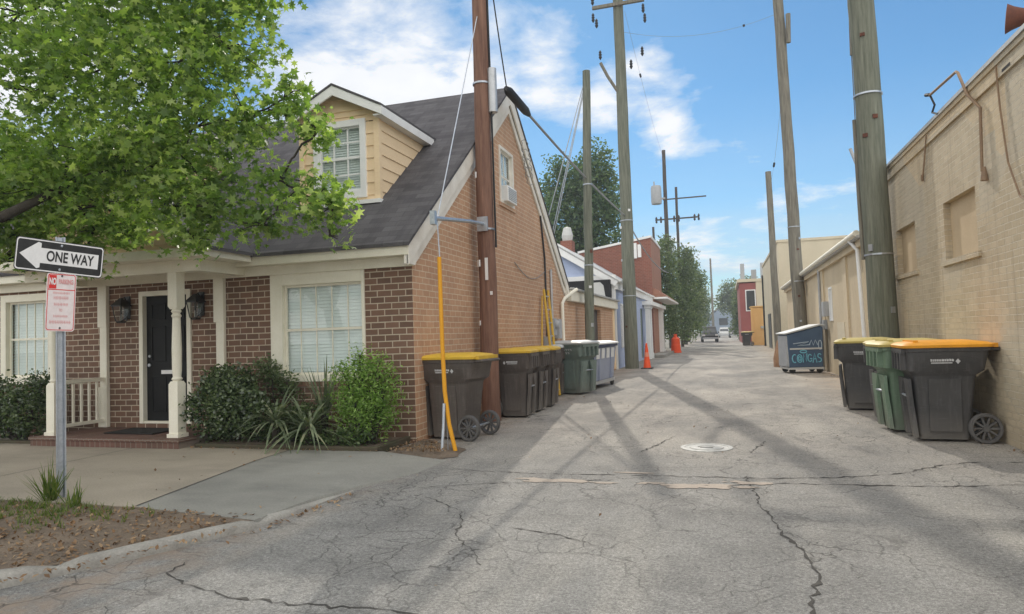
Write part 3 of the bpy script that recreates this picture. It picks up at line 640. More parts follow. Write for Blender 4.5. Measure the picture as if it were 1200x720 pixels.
mb = MB(); mb.lathe((du0 + .06, YF + .02, 1.13), [(.0001, 0), (.024, .003), (.03, .018), (.022, .03), (.01, .035), (.01, .06)], 14, 'y'); mb.build('door_knob', M['galv'], dr, smooth=40); MB().lathe((du0 + .06, YF + .035, 1.27), [(.0001, 0), (.02, .002), (.022, .016)], 14, 'y').build('door_lock', M['galv'], dr, smooth=40)
mb = MB(); frect(mb, f, (du0 + du1) / 2 - .13, (du0 + du1) / 2 + .13, .99, 1.05, .036, .05); mb.build('mail_slot', M['sign_white'], dr, bevel=.004)
# wall lanterns
for lx in (-8.98, -7.56):
    mb = MB(); mb.box(lx - .055, lx + .055, YF - .02, YF - .002, 1.86, 2.22); mb.tube([(lx, YF - .01, 2.12), (lx, YF - .07, 2.2), (lx, YF - .13, 2.17)], .012, 8)
    mb.loft([[(lx + s * r, YF - .13 + t * r, z) for s, t in ((-1, -1), (1, -1), (1, 1), (-1, 1))] for r, z in ((.04, 1.8), (.055, 1.83))])
    mb.loft([[(lx + s * r, YF - .13 + t * r, z) for s, t in ((-1, -1), (1, -1), (1, 1), (-1, 1))] for r, z in ((.105, 2.06), (.1, 2.08), (.03, 2.17), (.012, 2.19))])
    for s, t in ((-1, -1), (1, -1), (1, 1), (-1, 1)): mb.tube([(lx + s * .053, YF - .13 + t * .053, 1.83), (lx + s * .085, YF - .13 + t * .085, 2.06)], .008, 6)
    mb.tube([(lx, YF - .02, 1.9), (lx, YF - .13, 1.82)], .009, 6)
    lo_ = mb.build('wall_lantern', M['black_metal'], H1)
    mb = MB(); mb.loft([[(lx + s * r, YF - .13 + t * r, z) for s, t in ((-1, -1), (1, -1), (1, 1), (-1, 1))] for r, z in ((.05, 1.832), (.08, 2.058))]); mb.build('lantern_glass', M['lampglass'], lo_)
    mb = MB(); mb.tube([(lx, YF - .13, 1.84), (lx, YF - .13, 1.94)], [.014, .012], 10); mb.build('candle_bulb', M['trim_white'], lo_)
# porch: slab with brick edge, posts, beam, gabled roof
px0, px1, py0 = -9.62, -6.98, 7.36
mb = MB(); mb.box(px0, px1, py0, YF - .004, -.01, .17); mb.box(px0 - .02, px1 + .02, py0 - .02, py0 + .3, .135, .175); mb.build('porch_slab', M['porch_brick'], H1, bevel=.006)
def post(x, y, half=.075, z0=.175, z1=2.42, nm='porch_post'):
    mb = MB(); h = half
    sq = lambda r, z: [(x - r, y - r, z), (x + r, y - r, z), (x + r, y + r, z), (x - r, y + r, z)]
    mb.loft([sq(h + .02, z0), sq(h + .02, z0 + .05), sq(h, z0 + .052), sq(h, z0 + .72), sq(h * .75, z0 + .76)])
    mb.lathe((x, y, 0), [(h * .7, z0 + .76), (h * .95, z0 + .79), (h * .7, z0 + .82), (h * .82, z0 + .9), (h * .86, z0 + 1.2), (h * .68, z1 - .62), (h * .9, z1 - .59), (h * .62, z1 - .56), (h * .9, z1 - .53), (h * .7, z1 - .5)], 18)
    mb.loft([sq(h * .75, z1 - .5), sq(h, z1 - .46), sq(h, z1)])
    mb.build(nm, M['trim'], H1, smooth=30)
post(-7.2, 7.58); post(-9.42, 7.58)
def pilaster(x):
    mb = MB(); mb.box(x - .09, x + .09, YF - .07, YF - .003, 1.75, 2.42); mb.box(x - .055, x + .085, YF - .06, YF - .003, .175, 1.75); mb.box(x - .085, x + .09, YF - .07, YF - .003, .175, .8); mb.build('porch_pilaster', M['trim'], H1, bevel=.006)
pilaster(-7.2); pilaster(-9.44)
mb = MB(); xr = -9.42
mb.box(xr - .03, xr + .03, 7.64, YF - .07, .9, .96); mb.box(xr - .025, xr + .025, 7.64, YF - .07, .26, .31)
for k in range(5): y = 7.74 + k * .135; mb.box(xr - .016, xr + .016, y - .016, y + .016, .31, .9)
mb.build('porch_railing', M['trim'], H1, bevel=.003)
bx0, bx1 = -9.9, -6.72
mb = MB(); mb.box(bx0, bx1, 7.49, 7.66, 2.42, 2.58); mb.box(bx0, bx0 + .16, 7.66, YF - .003, 2.42, 2.58); mb.box(bx1 - .16, bx1, 7.66, YF - .003, 2.42, 2.58)
mb.box(bx0 - .28, bx1 + .28, 7.1, 7.14, 2.56, 2.68); mb.box(bx0 - .28, bx1 + .28, 7.14, 8.19, 2.581, 2.6)
mb.box(bx0 - .28, bx0 - .24, 7.14, 8.19, 2.601, 2.68); mb.box(bx1 + .24, bx1 + .28, 7.14, 8.19, 2.601, 2.68)
pm = mb.build('porch_beam', M['trim'], H1, bevel=.004)
pcx = (bx0 + bx1) / 2; phw = (bx1 - bx0) / 2 + .28; ph = 1.2
mb = MB(); fp = FX(7.36); laps(mb, fp, 2.6, 2.6 + ph * .95, lambda v: pcx - phw * .95 * (1 - (v - 2.6) / (ph * .95)), lambda v: pcx + phw * .95 * (1 - (v - 2.6) / (ph * .95)), .18)
mb.build('porch_pediment', M['siding_tan'], H1)
mb = MB()
for s in (-1, 1):
    vs_ = [(pcx + s * (phw + .05), 7.08, 2.66), (pcx, 7.08, 2.66 + ph), (pcx, 8.2 + (ph - .06) / sl, 2.66 + ph), (pcx + s * (phw + .05), 8.16, 2.66)]
    mb.add(vs_ + [(x, y, z + .05) for x, y, z in vs_], [(0, 1, 2, 3), (7, 6, 5, 4), (0, 4, 5, 1), (3, 2, 6, 7), (0, 3, 7, 4)])
pr_ = mb.build('porch_roof', M['shingle'], H1)
mb = MB()
for s in (-1, 1): mb.prism([(pcx + s * (phw + .04), 2.66), (pcx, 2.66 + ph), (pcx, 2.66 + ph - .16), (pcx + s * (phw - .16), 2.66)], FX(7.09), 0, .03)
mb.build('porch_rake', M['trim'], H1)
# dormers
def dormer(cx):
    yd = 9.26; hw_ = .68; zb = 3.3; ze = 4.97; ap = 5.31
    fd = FX(yd); sf = (ap - ze) / hw_
    mb = MB()
    lo = lambda v: cx - hw_ if v <= ze else cx - hw_ * (1 - (v - ze) / (ap - ze))
    hi = lambda v: 2 * cx - lo(v)
    wu0, wu1, wv0, wv1 = cx - .4, cx + .44, 3.63, 4.78
    laps(mb, fd, zb + .05, wv0, lambda v: cx - hw_, lambda v: cx + hw_)
    laps(mb, fd, wv0, wv1, lambda v: cx - hw_, lambda v: wu0); laps(mb, fd, wv0, wv1, lambda v: wu1, lambda v: cx + hw_)
    laps(mb, fd, wv1, ze, lambda v: cx - hw_, lambda v: cx + hw_, .1); laps(mb, fd, ze, ap, lo, hi)
    ymax = lambda v: EY0 + (v - EZ) / sl
    laps(mb, FY(cx + hw_), zb, ze, lambda v: yd, lambda v: max(yd, ymax(v))); laps(mb, FY(cx - hw_, -1), zb, ze, lambda v: yd, lambda v: max(yd, ymax(v)))
    dm = mb.build('dormer', M['siding_tan'], H1)
    for s in (-1, 1): MB().box(cx + s * (hw_ - .02) - .045, cx + s * (hw_ - .02) + .045, yd - .032, yd + .06, zb + .08, ze).build('corner_board', M['siding_tan'], dm)
    wn = MB(); frame(wn, fd, wu0 - .04, wu1 + .04, wv0 - .03, wv1 + .04, .1, -.05, .06, .12); wn.build('window_frame', M['trim_white'], dm, bevel=.004)
    sm = MB(); a, b, c, d = wu0 + .055, wu1 - .055, wv0 + .085, wv1 - .055
    frame(sm, fd, a, b, c, d, .03, .0, .03); mid = (c + d) / 2 + .02; frect(sm, fd, a + .03, b - .03, mid - .02, mid + .02, 0, .03)
    for k in (1, 2): u = a + (b - a) * k / 3; frect(sm, fd, u - .011, u + .011, c + .03, d - .03, .004, .024)
    for v in ((c + mid) / 2, (mid + d) / 2): frect(sm, fd, a + .03, b - .03, v - .011, v + .011, .006, .022)
    sm.build('sash', M['trim_white'], dm)
    p_ = MB(); p_.poly([fd(a, c, .014), fd(b, c, .014), fd(b, d, .014), fd(a, d, .014)]); p_.build('pane', M['glass'], dm)
    bl = MB(); n = 26
    for k in range(n): v = c + (d - c) * (k + .5) / n; h = (d - c) / n * .42; bl.poly([fd(a, v - h, .05), fd(b, v - h, .05), fd(b, v + h, .066), fd(a, v + h, .066)])
    bl.poly([fd(a - .1, c - .1, .08), fd(b + .1, c - .1, .08), fd(b + .1, d + .1, .08), fd(a - .1, d + .1, .08)]); bl.build('blind', M['blind'], dm)
    ov = .16; za = ap + .03
    ze2 = za - .42
    r_ = MB()
    for s in (-1, 1):
        y_e = ymax(ze2 + .05) + .05; y_r = ymax(za) + .05
        vs_ = [(cx + s * (hw_ + ov), yd - .2, ze2), (cx, yd - .2, za), (cx, y_r, za), (cx + s * (hw_ + ov), y_e, ze2)]
        r_.add(vs_ + [(x, y, z + .035) for x, y, z in vs_], [(0, 1, 2, 3), (7, 6, 5, 4), (0, 4, 5, 1), (1, 5, 6, 2), (3, 2, 6, 7), (0, 3, 7, 4)])
    r_.build('dormer_roof', M['shingle'], dm)
    t_ = MB()
    for s in (-1, 1):
        t_.prism([(cx + s * (hw_ + ov), ze2 - .002), (cx, za - .002), (cx, za - .15), (cx + s * (hw_ + ov), ze2 - .13)], FX(yd - .19), 0, .03)
        y_e = ymax(ze2) - .05
        t_.box(min(cx + s * (hw_ + ov), cx + s * (hw_ + ov - .03)), max(cx + s * (hw_ + ov), cx + s * (hw_ + ov - .03)), yd - .16, y_e, ze2 - .13, ze2 - .002)
        t_.box(min(cx + s * (hw_ + ov - .03), cx + s * hw_), max(cx + s * (hw_ + ov - .03), cx + s * hw_), yd - .16, y_e - .1, ze2 - .125, ze2 - .105)
    t_.build('dormer_trim', M['trim_white'], dm)
    fl = MB(); fl.obox((cx, yd - .05, 3.515), (hw_ + .06, .05, .03)); fl.build('base_flashing', M['trim_white'], dm)
dormer(-5.62); dormer(-9.75)
# gable utilities: conduits, meters, downspout
mb = MB(); mb.tube([(XL + .03, 15.62, .3), (XL + .03, 15.62, 3.2), (XL + .03, 15.35, 4.2)], .022, 8); mb.build('conduit', M['black_metal'], H1)
mb = MB(); mb.tube([(XL + .035, 16.15, .2), (XL + .035, 16.15, 3.0)], .03, 8); mb.build('conduit', M['alum'], H1)
mb = MB(); mb.tube([(XL + .3, 17.88, 2.6), (XL + .07, 17.4, 2.35), (XL + .07, 17.1, 2.2), (XL + .07, 17.1, .15)], .045, 10); mb.build('downspout', M['trim'], H1, smooth=40)
for y, z, hh in ((16.05, 1.6, .2), (16.6, 1.55, .24), (15.5, 1.25, .12)):
    mb = MB(); mb.box(XL + .002, XL + .13, y - .14, y + .14, z - hh, z + hh)
    if hh == .2: mb.lathe((XL + .13, y, z + .05), [(.1, 0), (.1, .06), (.08, .1), (.0001, .11)], 16, 'x')
    mb.build('meter_box', M['grey_box'], H1, bevel=.01)
mb = MB(); pl = [(XL + .02, 13.2 + k * .3, 2.9 - .25 * math.sin(math.pi * k / 8)) for k in range(9)]; mb.tube(pl, .008, 6); mb.build('wall_wire', M['wire_grey'], H1)
# window air conditioner
ac = empty('window_air_conditioner', (XL, 12.88, 4.02)); tag(ac, 'small white air conditioner sticking out of the attic window of the brick gable', 'air conditioner')
mb = MB(); mb.box(-.05, .12, -.3, .3, .02, .33); mb.build('casing', M['trim_white'], ac, bevel=.012)
mb = MB()
for k in range(7): mb.box(.12, .13, -.26, .26, .06 + k * .036, .074 + k * .036)
mb.build('louvre_panel', M['grey_box'], ac)
# doormat
tag(MB().box(-8.7, -7.8, 7.75, 8.3, .177, .192).build('doormat', M['mat_dark'], bevel=.004), 'dark flat doormat lying on the brick porch in front of the black door', 'doormat')

# rear brick wing with flat roof
W1 = empty('brick_wing', (-4.05, 18, 0), world=True); tag(W1, 'low flat-roofed brick building with tan fascia between the gabled house and the blue house', 'building')
gw = FY(-4.07); mb = MB(); wall_cells(mb, gw, YB + .02, 26.2, 0, 2.3, [(21.5, 23.2, 0, 2.2)], .2); mb.poly([(-4.07, 26.2, 0), (-11, 26.2, 0), (-11, 26.2, 2.3), (-4.07, 26.2, 2.3)]); mb.build('wall', M['brick_gable_lit'], W1)
mb = MB(); mb.box(-11, -3.93, 18.0, 26.3, 2.31, 2.6); mb.build('fascia', M['trim'], W1, bevel=.01)
mb = MB(); mb.box(-11, -3.85, 17.98, 26.35, 2.603, 2.66); mb.build('roof', M['cap_metal'], W1, bevel=.01)
mb = MB(); frect(mb, gw, 21.5, 23.2, 0, 2.2, .12, .16); mb.build('door', M['bin_grey'], W1)
for a_, b_ in ((25.7, 26.1), (21.35, 21.5)): mb = MB(); frect(mb, gw, a_, b_, .05, 2.3, -.03, -.002); mb.build('wall_board', M['siding_tan'], W1)
sh = MB(); sh.prism([(-5.0, 2.66), (-4.22, 2.66), (-4.3, 3.2), (-4.42, 3.32), (-4.9, 3.3), (-4.98, 3.2)], FX(25.3), 0, .05); tag(sh.build('roof_panel', M['sheet_grey']), 'pale grey sheet standing upright on the flat roof of the low brick building', 'sheet')
db = MB(); db.box(-11, -4.15, 26.0, 26.3, 2.66, 3.46); db.build('recess_shade', M['dark'], W1)  # dark box painted as shade on the back wall above the flat roof

# blue clapboard house
B1 = empty('blue_house', (-4.05, 26.4, 0), world=True); tag(B1, 'blue clapboard house with white trim, white shutters and a columned porch on the alley', 'house')
mb = MB(); gb = FY(-4.08); xg0 = -11.0; xgr = (xg0 - 4.08) / 2
wl = [(28.2, 29.0, .8, 2.6), (31.6, 32.4, .8, 2.6), (34.6, 35.6, .1, 2.6)]
for lo_, hi_ in ((26.4, 28.2), (29.0, 31.6), (32.4, 34.6), (35.6, 37.4)): laps(mb, gb, 0, 3.4, lambda v, a=lo_: a, lambda v, a=hi_: a, .14, .015)
for a, b, c, d in wl: laps(mb, gb, 0, c, lambda v, q=a: q, lambda v, q=b: q, .14, .015); laps(mb, gb, d, 3.4, lambda v, q=a: q, lambda v, q=b: q, .14, .015)
fb = FX(26.4); laps(mb, fb, 0, 3.4, lambda v: xg0, lambda v: -4.08, .14, .015)
gh = 2.15; laps(mb, fb, 3.66, 3.5 + gh, lambda v: xgr - 3.46 * (1 - (v - 3.5) / gh), lambda v: xgr + 3.46 * (1 - (v - 3.5) / gh), .14, .015)
mb.poly([(-4.08, 37.4, 0), (-11, 37.4, 0), (-11, 37.4, 3.4), (-4.08, 37.4, 3.4)])
mb.build('wall', M['siding_blue'], B1)
mb = MB()
for s in (-1, 1):
    vs_ = [(xgr + s * 3.66, 26.15, 3.38), (xgr, 26.15, 3.58 + gh), (xgr, 37.6, 3.58 + gh), (xgr + s * 3.66, 37.6, 3.38)]
    mb.add(vs_ + [(x, y, z + .06) for x, y, z in vs_], [(0, 1, 2, 3), (7, 6, 5, 4), (0, 4, 5, 1), (1, 5, 6, 2), (3, 2, 6, 7), (0, 3, 7, 4)])
mb.build('roof', M['cap_metal'], B1)
mb = MB()
for s in (-1, 1): mb.prism([(xgr + s * 3.66, 3.37), (xgr, 3.57 + gh), (xgr, 3.57 + gh - .3), (xgr + s * 3.55, 3.2)], FX(26.16), 0, .05)
mb.box(xg0, -3.98, 26.2, 26.396, 3.37, 3.65); mb.box(-4.2, -4.03, 26.34, 26.39, 0, 3.37); mb.box(-4.075, -4.03, 26.392, 26.6, 0, 3.37)
mb.box(-4.03, -3.95, 26.392, 44.5, 3.1, 3.38); mb.box(-4.076, -3.85, 26.392, 44.5, 3.381, 3.45)
mb.build('trim_board', M['trim_white'], B1)
for a, b, c, d in wl[:2]: window(B1, gb, a, b, c, d, 2, 2, 'trim_white', M, fr=.08)
mb = MB(); frect(mb, gb, wl[2][0], wl[2][1], wl[2][2], wl[2][3], .03, .06); mb.build('door', M['bin_teal'], B1)
for a, b, c, d in wl[:2]:
    for u in (a - .45, b + .02): mb = MB(); frame(mb, gb, u, u + .43, c, d, .05, -.05, -.017); [frect(mb, gb, u + .05, u + .38, c + .05 + k * .07, c + .09 + k * .07, -.04, -.02) for k in range(int((d - c - .1) / .07))]; mb.build('shutter', M['trim_white'], B1)
for y in (35.9, 37.0, 43.2, 44.2):
    mb = MB(); x = -3.85; mb.box(x - .14, x + .14, y - .14, y + .14, 0, .3); mb.loft([[(x + sx * r, y + sy * r, z) for sx, sy in ((-1, -1), (1, -1), (1, 1), (-1, 1))] for r, z in ((.11, .3), (.095, 2.6), (.14, 2.64), (.14, 2.8))]); mb.build('porch_column', M['trim_white'], B1)
mb = MB(); mb.box(-4.07, -3.6, 35.6, 44.5, 2.8, 3.0); mb.build('porch_beam', M['trim_white'], B1)
mb = MB(); mb.box(-4.07, -3.2, 37.2, 44.6, -.01, .16); mb.build('porch_deck', M['curb'], B1)

# red brick building behind
B2 = empty('red_brick_building', (-3.95, 40, 0), world=True); tag(B2, 'tall red brick building with sloping white parapet behind the blue house', 'building')
mb = MB(); mb.poly([(-8.2, 40, 0), (-3.95, 40, 0), (-3.95, 40, 6.85), (-8.2, 40, 6.2)]); mb.poly([(-8.2, 46, 0), (-3.95, 46, 0), (-3.95, 46, 6.85), (-8.2, 46, 6.2)]); mb.poly([(-8.2, 40, 0), (-8.2, 46, 0), (-8.2, 46, 6.2), (-8.2, 40, 6.2)]); mb.poly([(-8.2, 40, 6.2), (-8.2, 46, 6.2), (-3.95, 46, 6.85), (-3.95, 40, 6.85)])
mb.build('wall', M['brick_red_x'], B2)
mb = MB(); mb.poly([(-3.949, 40, 0), (-3.949, 46, 0), (-3.949, 46, 6.85), (-3.949, 40, 6.85)]); mb.build('alley_wall', M['brick_red_y'], B2)
mb = MB(); mb.prism([(-8.25, 6.2), (-3.9, 6.86), (-3.9, 6.99), (-8.25, 6.33)], FX(39.94), 0, 6.1); mb.build('parapet_cap', M['trim_white'], B2)
mb = MB(); mb.box(-5.0, -4.75, 39.9, 39.995, 5.7, 6.6); mb.box(-4.7, -4.5, 39.92, 39.995, 5.75, 6.5); mb.build('vent_pipe', M['trim_white'], B2)
mb = MB(); mb.prism([(40.2, 3.3), (50, 3.3), (50, 3.4), (40.2, 3.4)], FY(-3.15), 0, .8); mb.build('awning', M['trim_white'], B2)
mb = MB(); mb.add([(-3.15, 40.2, 3.41), (-3.15, 50, 3.41), (-3.94, 50, 4.0), (-3.94, 40.2, 4.0)], [(0, 1, 2, 3)]); mb.add([(-3.15, 40.2, 3.41), (-3.94, 40.2, 4.0), (-3.94, 40.2, 3.41)], [(0, 1, 2)]); mb.build('awning_roof', M['brick_red_y'], B2)
mb = MB(); mb.loft([[(x, y, z) for x, y in ((-7.9, 34), (-7.3, 34), (-7.3, 34.7), (-7.9, 34.7))] for z in (4, 6.2)]); mb.build('chimney', M['brick_red_x'], B1)
mb = MB(); mb.lathe((-7.6, 34.35, 0), [(.25, 6.2), (.3, 6.5), (.2, 6.9), (.0001, 6.95)], 12); mb.build('chimney_cap', M['sheet_grey'], B1)

# ------------------------------------------------------------------ right-hand buildings
XR = 2.99
C1 = empty('cream_brick_building', (XR, 12, 0), world=True); tag(C1, 'cream painted brick building with two bricked-up windows along the right of the alley', 'building')
gr = FY(XR, -1); mb = MB()
hol = [(9.65, 10.94, 2.27, 3.07), (12.45, 13.72, 2.27, 3.06)]
wall_cells(mb, gr, 2.0, 16.3, -.02, 4.05, hol, .09)
for a, b, c, d in hol: frect(mb, gr, a - .1, b + .1, 2.19, 2.262, -.035, 0)
frect(mb, gr, 2.0, 16.3, 4.05, 4.2, -.03, .2); frect(mb, gr, 2.0, 16.3, 4.2, 4.26, -.05, .2)
mb.build('alley_wall', M['brick_cream'], C1)
mb = MB(); mb.poly([(XR, 16.3, 0), (14, 16.3, 0), (14, 16.3, 4.2), (XR, 16.3, 4.2)]); mb.poly([(XR, 2.0, 0), (14, 2.0, 0), (14, 2.0, 4.2), (XR, 2.0, 4.2)]); mb.poly([(14, 2, 0), (14, 16.3, 0), (14, 16.3, 4.2), (14, 2, 4.2)]); mb.build('side_wall', M['brick_cream_x'], C1)
mb = MB(); mb.box(XR - .07, XR + .3, 1.95, 16.35, 4.262, 4.275); mb.prism([(1.95, 4.275), (16.35, 4.275), (16.35, 4.4), (1.95, 4.4)], gr, .02, .1); mb.build('parapet_flashing', M['cap_metal'], C1)
mb = MB(); mb.box(XR + .1, 14, 2, 16.3, 4.0, 4.1); mb.build('flat_roof', M['cap_metal'], C1)
for a, b, c, d in hol: mb = MB(); frect(mb, gr, a, b, c, d, .088, .12); mb.build('window_infill', M['panel_tan'], C1)
x = XR - .035
mb = MB(); mb.tube([(x - .02, 9.2, 3.15), (x, 9.2, 3.9), (x - .03, 9.5, 4.16), (x - .06, 9.68, 4.5), (x - .06, 9.75, 4.54), (x - .06, 10.9, 4.62)], .018, 8); mb.build('service_pipe', M['pipe_tan'], C1, smooth=40)
mb = MB(); mb.tube([(x - .06, 10.88, 4.62), (x - .03, 10.8, 4.45), (x - .05, 10.86, 4.36), (x - .03, 10.7, 4.29), (x, 10.6, 4.27)], .014, 6); mb.tube([(x - .06, 10.9, 4.63), (x - .08, 11.0, 4.66)], .025, 8); mb.build('service_drop', M['wire'], C1)
mb = MB(); mb.tube([(x, 11.4, 4.18), (x, 11.6, 3.8), (x, 11.72, 3.6)], .012, 6); mb.tube([(x, 11.72, 3.66), (x, 11.74, 3.56)], .022, 6); mb.build('cable_stub', M['pipe_tan'], C1)
mb = MB(); mb.tube([(x, 9.2, 3.2), (x, 9.2, 3.04)], [.02, .045], 8); mb.build('pipe_flare', M['pipe_tan'], C1)
mb = MB(); pts = [(x, 8.66, 4.2), (x, 8.65, 4.0), (x, 8.62, 3.7), (x, 8.5, 3.09), (x, 8.25, 2.68), (x, 7.7, 2.4), (x, 7.0, 2.35)]; mb.tube(pts, .011, 6); mb.build('wall_cable', M['pipe_tan'], C1)
mb = MB(); frect(mb, gr, 8.3, 8.52, 4.075, 4.105, -.034, -.003); mb.build('vent_slot', M['dark'], C1)
vt = empty('roof_vent', (XR + .4, 8.38, 4.3)); tag(vt, 'rusty brown bell-mouthed exhaust vent on the parapet of the cream brick building', 'vent')
mb = MB(); mb.tube([(0, 0, -.2), (0, 0, .1), (-.05, .02, .22), (-.15, .05, .3), (-.2, .07, .32)], .085, 14); mb.build('elbow', M['rust'], vt, smooth=50)
mb = MB(); t_ = Vector((-.9, .3, .12)).normalized(); p0 = Vector((-.18, .06, .315)); mb.tube([p0 + t_ * s for s in (0, .06, .14, .2, .205)], [.085, .09, .12, .155, .1], 18); mb.build('bell_mouth', M['rust'], vt, smooth=50)

C2 = empty('tan_stucco_building', (XR, 17, 0), world=True); tag(C2, 'low tan stucco building with a gutter and downpipe beyond the cream brick building', 'building')
mb = MB(); wall_cells(mb, gr, 16.31, 37, -.02, 3.3, [(21.7, 22.3, 1.55, 2.55)], .1); mb.poly([(XR, 37, 0), (12, 37, 0), (12, 37, 3.3), (XR, 37, 3.3)])
for y in (18.9, 23.2, 28.4): frect(mb, gr, y, y + .5, -.02, 3.15, -.05, -.0)
frect(mb, gr, 16.31, 37, 3.15, 3.3, -.1, -.001)
mb.build('wall', M['stucco_tan'], C2)
mb = MB(); mb.add([(XR - .22, 16.32, 3.42), (XR - .22, 37.1, 3.42), (9, 37.1, 4.0), (9, 16.32, 4.0)], [(0, 1, 2, 3)]); mb.box(XR - .2, XR + .2, 16.32, 37.1, 3.305, 3.36); mb.build('roof', M['cap_metal'], C2)
mb = MB(); mb.tube([(XR - .2, 16.33, 3.4), (XR - .2, 37.1, 3.4)], .07, 10); mb.build('gutter', M['trim'], C2, smooth=50)
mb = MB(); mb.tube([(XR - .2, 17.3, 3.36), (XR - .08, 17.0, 3.1), (XR - .07, 16.75, 1.0), (XR - .07, 16.7, .1)], .045, 10); mb.build('downpipe', M['trim_white'], C2, smooth=50)
MB().tube([(XR - .09, 23.7, 3.2), (XR - .09, 23.7, 0)], .04, 8).build('conduit', M['grey_box'], C2); MB().tube([(XR - .09, 16.45, 3.7), (XR - .09, 16.45, 4.9), (XR - .2, 16.5, 5.3)], .035, 8).build('conduit', M['grey_box'], C2)
MB().box(XR - .16, XR - .001, 22.5, 22.9, 1.7, 2.15).build('meter_box', M['grey_box'], C2, bevel=.01); MB().box(XR - .12, XR - .001, 22.95, 23.2, 1.3, 1.6).build('meter_box', M['grey_box'], C2, bevel=.01)
window(C2, gr, 21.7, 22.3, 1.55, 2.55, 1, 2, 'trim_white', M, blinds=False, fr=.06)
mb = MB(); frect(mb, gr, 19.5, 20.7, .2, 1.5, -.052, -.001); mb.build('painted_patch', M['stucco_beige'], C2)
mb = MB(); mb.box(3.1, 3.5, 17.2, 17.7, 3.45, 3.75); mb.tube([(3.0, 16.7, 3.5), (2.95, 16.6, 4.0), (3.05, 16.5, 4.3)], .02, 6); mb.build('roof_bracket', M['rust'], C2)

C3 = empty('beige_block', (3.0, 41, 0), world=True); tag(C3, 'taller plain beige building with flat parapet rising behind the tan stucco building', 'building')
mb = MB(); mb.box(3.0, 16, 41.5, 58, 0, 6.25); mb.box(2.95, 16.05, 41.45, 58.05, 6.252, 6.4); mb.build('wall', M['stucco_beige'], C3)
MB().box(2.96, 2.998, 43, 47, 2.6, 5.6).build('dark_shutter', M['bin_grey'], C3); MB().box(2.96, 2.998, 50, 53, .0, 2.4).build('dark_shutter', M['bin_grey'], C3)
mb = MB(); mb.box(5.2, 6.2, 46, 47.5, 6.4, 6.85); mb.build('roof_unit', M['bin_grey'], C3)
mb = MB(); mb.tube([(2.93, 57.6, 0), (2.93, 57.6, 5.6)], .06, 8); mb.build('downpipe', M['black_metal'], C3)

S1 = empty('timber_enclosure', (2.1, 61, 0), world=True); tag(S1, 'tall orange timber enclosure standing at the alley edge before the red building', 'shed')
mb = MB(); mb.box(2.15, 3.6, 61, 64, 0, 3.15); [mb.box(2.12 + k * .24, 2.3 + k * .24, 60.97, 60.998, 0, 3.18) for k in range(6)]; mb.build('board_panel', M['shed_orange'], S1)
mb = MB(); mb.box(2.05, 2.2, 60.9, 60.965, 0, 3.25); mb.box(2.05, 3.65, 60.9, 64.05, 3.2, 3.3); mb.build('frame', M['shed_orange'], S1)
mb = MB(); mb.box(2.8, 3.6, 60.88, 60.96, 1.4, 1.6); mb.build('rail', M['sheet_grey'], S1)
C4 = empty('red_rear_house', (2, 74, 0), world=True); tag(C4, 'two-storey red painted building with white window and chimneys far down the alley', 'building')
mb = MB(); mb.box(1.5, 9, 74, 88, 0, 6.1); mb.build('wall', M['red_paint'], C4)
mb = MB(); mb.box(3.1, 9.02, 73.9, 73.998, 0, 6.2); mb.build('rendered_wall', M['stucco_beige'], C4)
mb = MB(); mb.box(1.3, 9.1, 73.8, 88.1, 6.2, 6.5); mb.build('cornice', M['stucco_beige'], C4)
wn_ = MB().box(2.05, 3.05, 73.92, 73.99, 3.2, 5.4).build('window', M['trim_white'], C4); MB().box(2.15, 2.95, 73.9, 73.918, 3.3, 5.3).build('pane', M['car_glass'], wn_)
for q_ in ((1.7, 2.1, 75, 75.6, 6.5, 8.2), (2.8, 3.3, 76, 76.6, 6.5, 7.6), (3.7, 4.5, 75, 76, 6.5, 8.2)): MB().box(*q_).build('chimney', M['grey_box'], C4)
C5 = empty('far_grey_house', (-3, 175, 0), world=True); tag(C5, 'pale blue-grey gabled house closing the far end of the alley', 'house')
mb = MB(); mb.prism([(-4.5, 0), (3.5, 0), (3.5, 4.2), (-.5, 7.2), (-4.5, 4.2)], FX(175), 0, 10); mb.build('wall', M['slate_far'], C5)
mb = MB(); mb.prism([(-5, 4.1), (-.5, 7.5), (4, 4.1), (4, 4.3), (-.5, 7.8), (-5, 4.3)], FX(174.7), 0, 10.6); mb.build('roof', M['cap_metal'], C5)
mb = MB(); mb.box(-1.5, .5, 174.9, 174.99, 2.5, 4.2); mb.build('window', M['car_glass'], C5)
#@@PART3
# ------------------------------------------------------------------ utility poles and wires
LEAN = {}
def pole(name, x, y, h, r0, r1, mat, label, lean=(0, 0), grp=None):
    e = empty(name, (x, y, 0)); tag(e, label, 'utility pole', grp)
    n = 14; pts = []; rad = []
    for k in range(n + 1):
        t = k / n; pts.append((lean[0] * t + rnd.uniform(-.012, .012), lean[1] * t, -.15 + (h + .15) * t)); rad.append(r0 + (r1 - r0) * t + rnd.uniform(-.004, .004))
    MB().tube(pts, rad, 20).build('shaft', M[mat], e, smooth=50); LEAN[e.name] = (lean[0] / h, lean[1] / h)
    return e
P1 = pole('utility_pole', -3.8, 10.85, 11.5, .155, .115, 'pole_brown', 'brown creosoted utility pole against the brick gable with a strut and guy wire')
mb = MB(); mb.tube([(0, -.1, 3.3), (.05, -.9, 3.22), (.24, -2.72, 2.97)], .03, 10); mb.tube([(-.02, -.05, 3.29), (-.02, -.19, 3.285)], [.075, .075], 10); mb.obox((.24, -2.74, 2.97), (.035, .035, .09)); mb.obox((0, -.17, 3.29), (.09, .02, .12)); mb.build('guy_strut', M['galv'], P1, smooth=40)
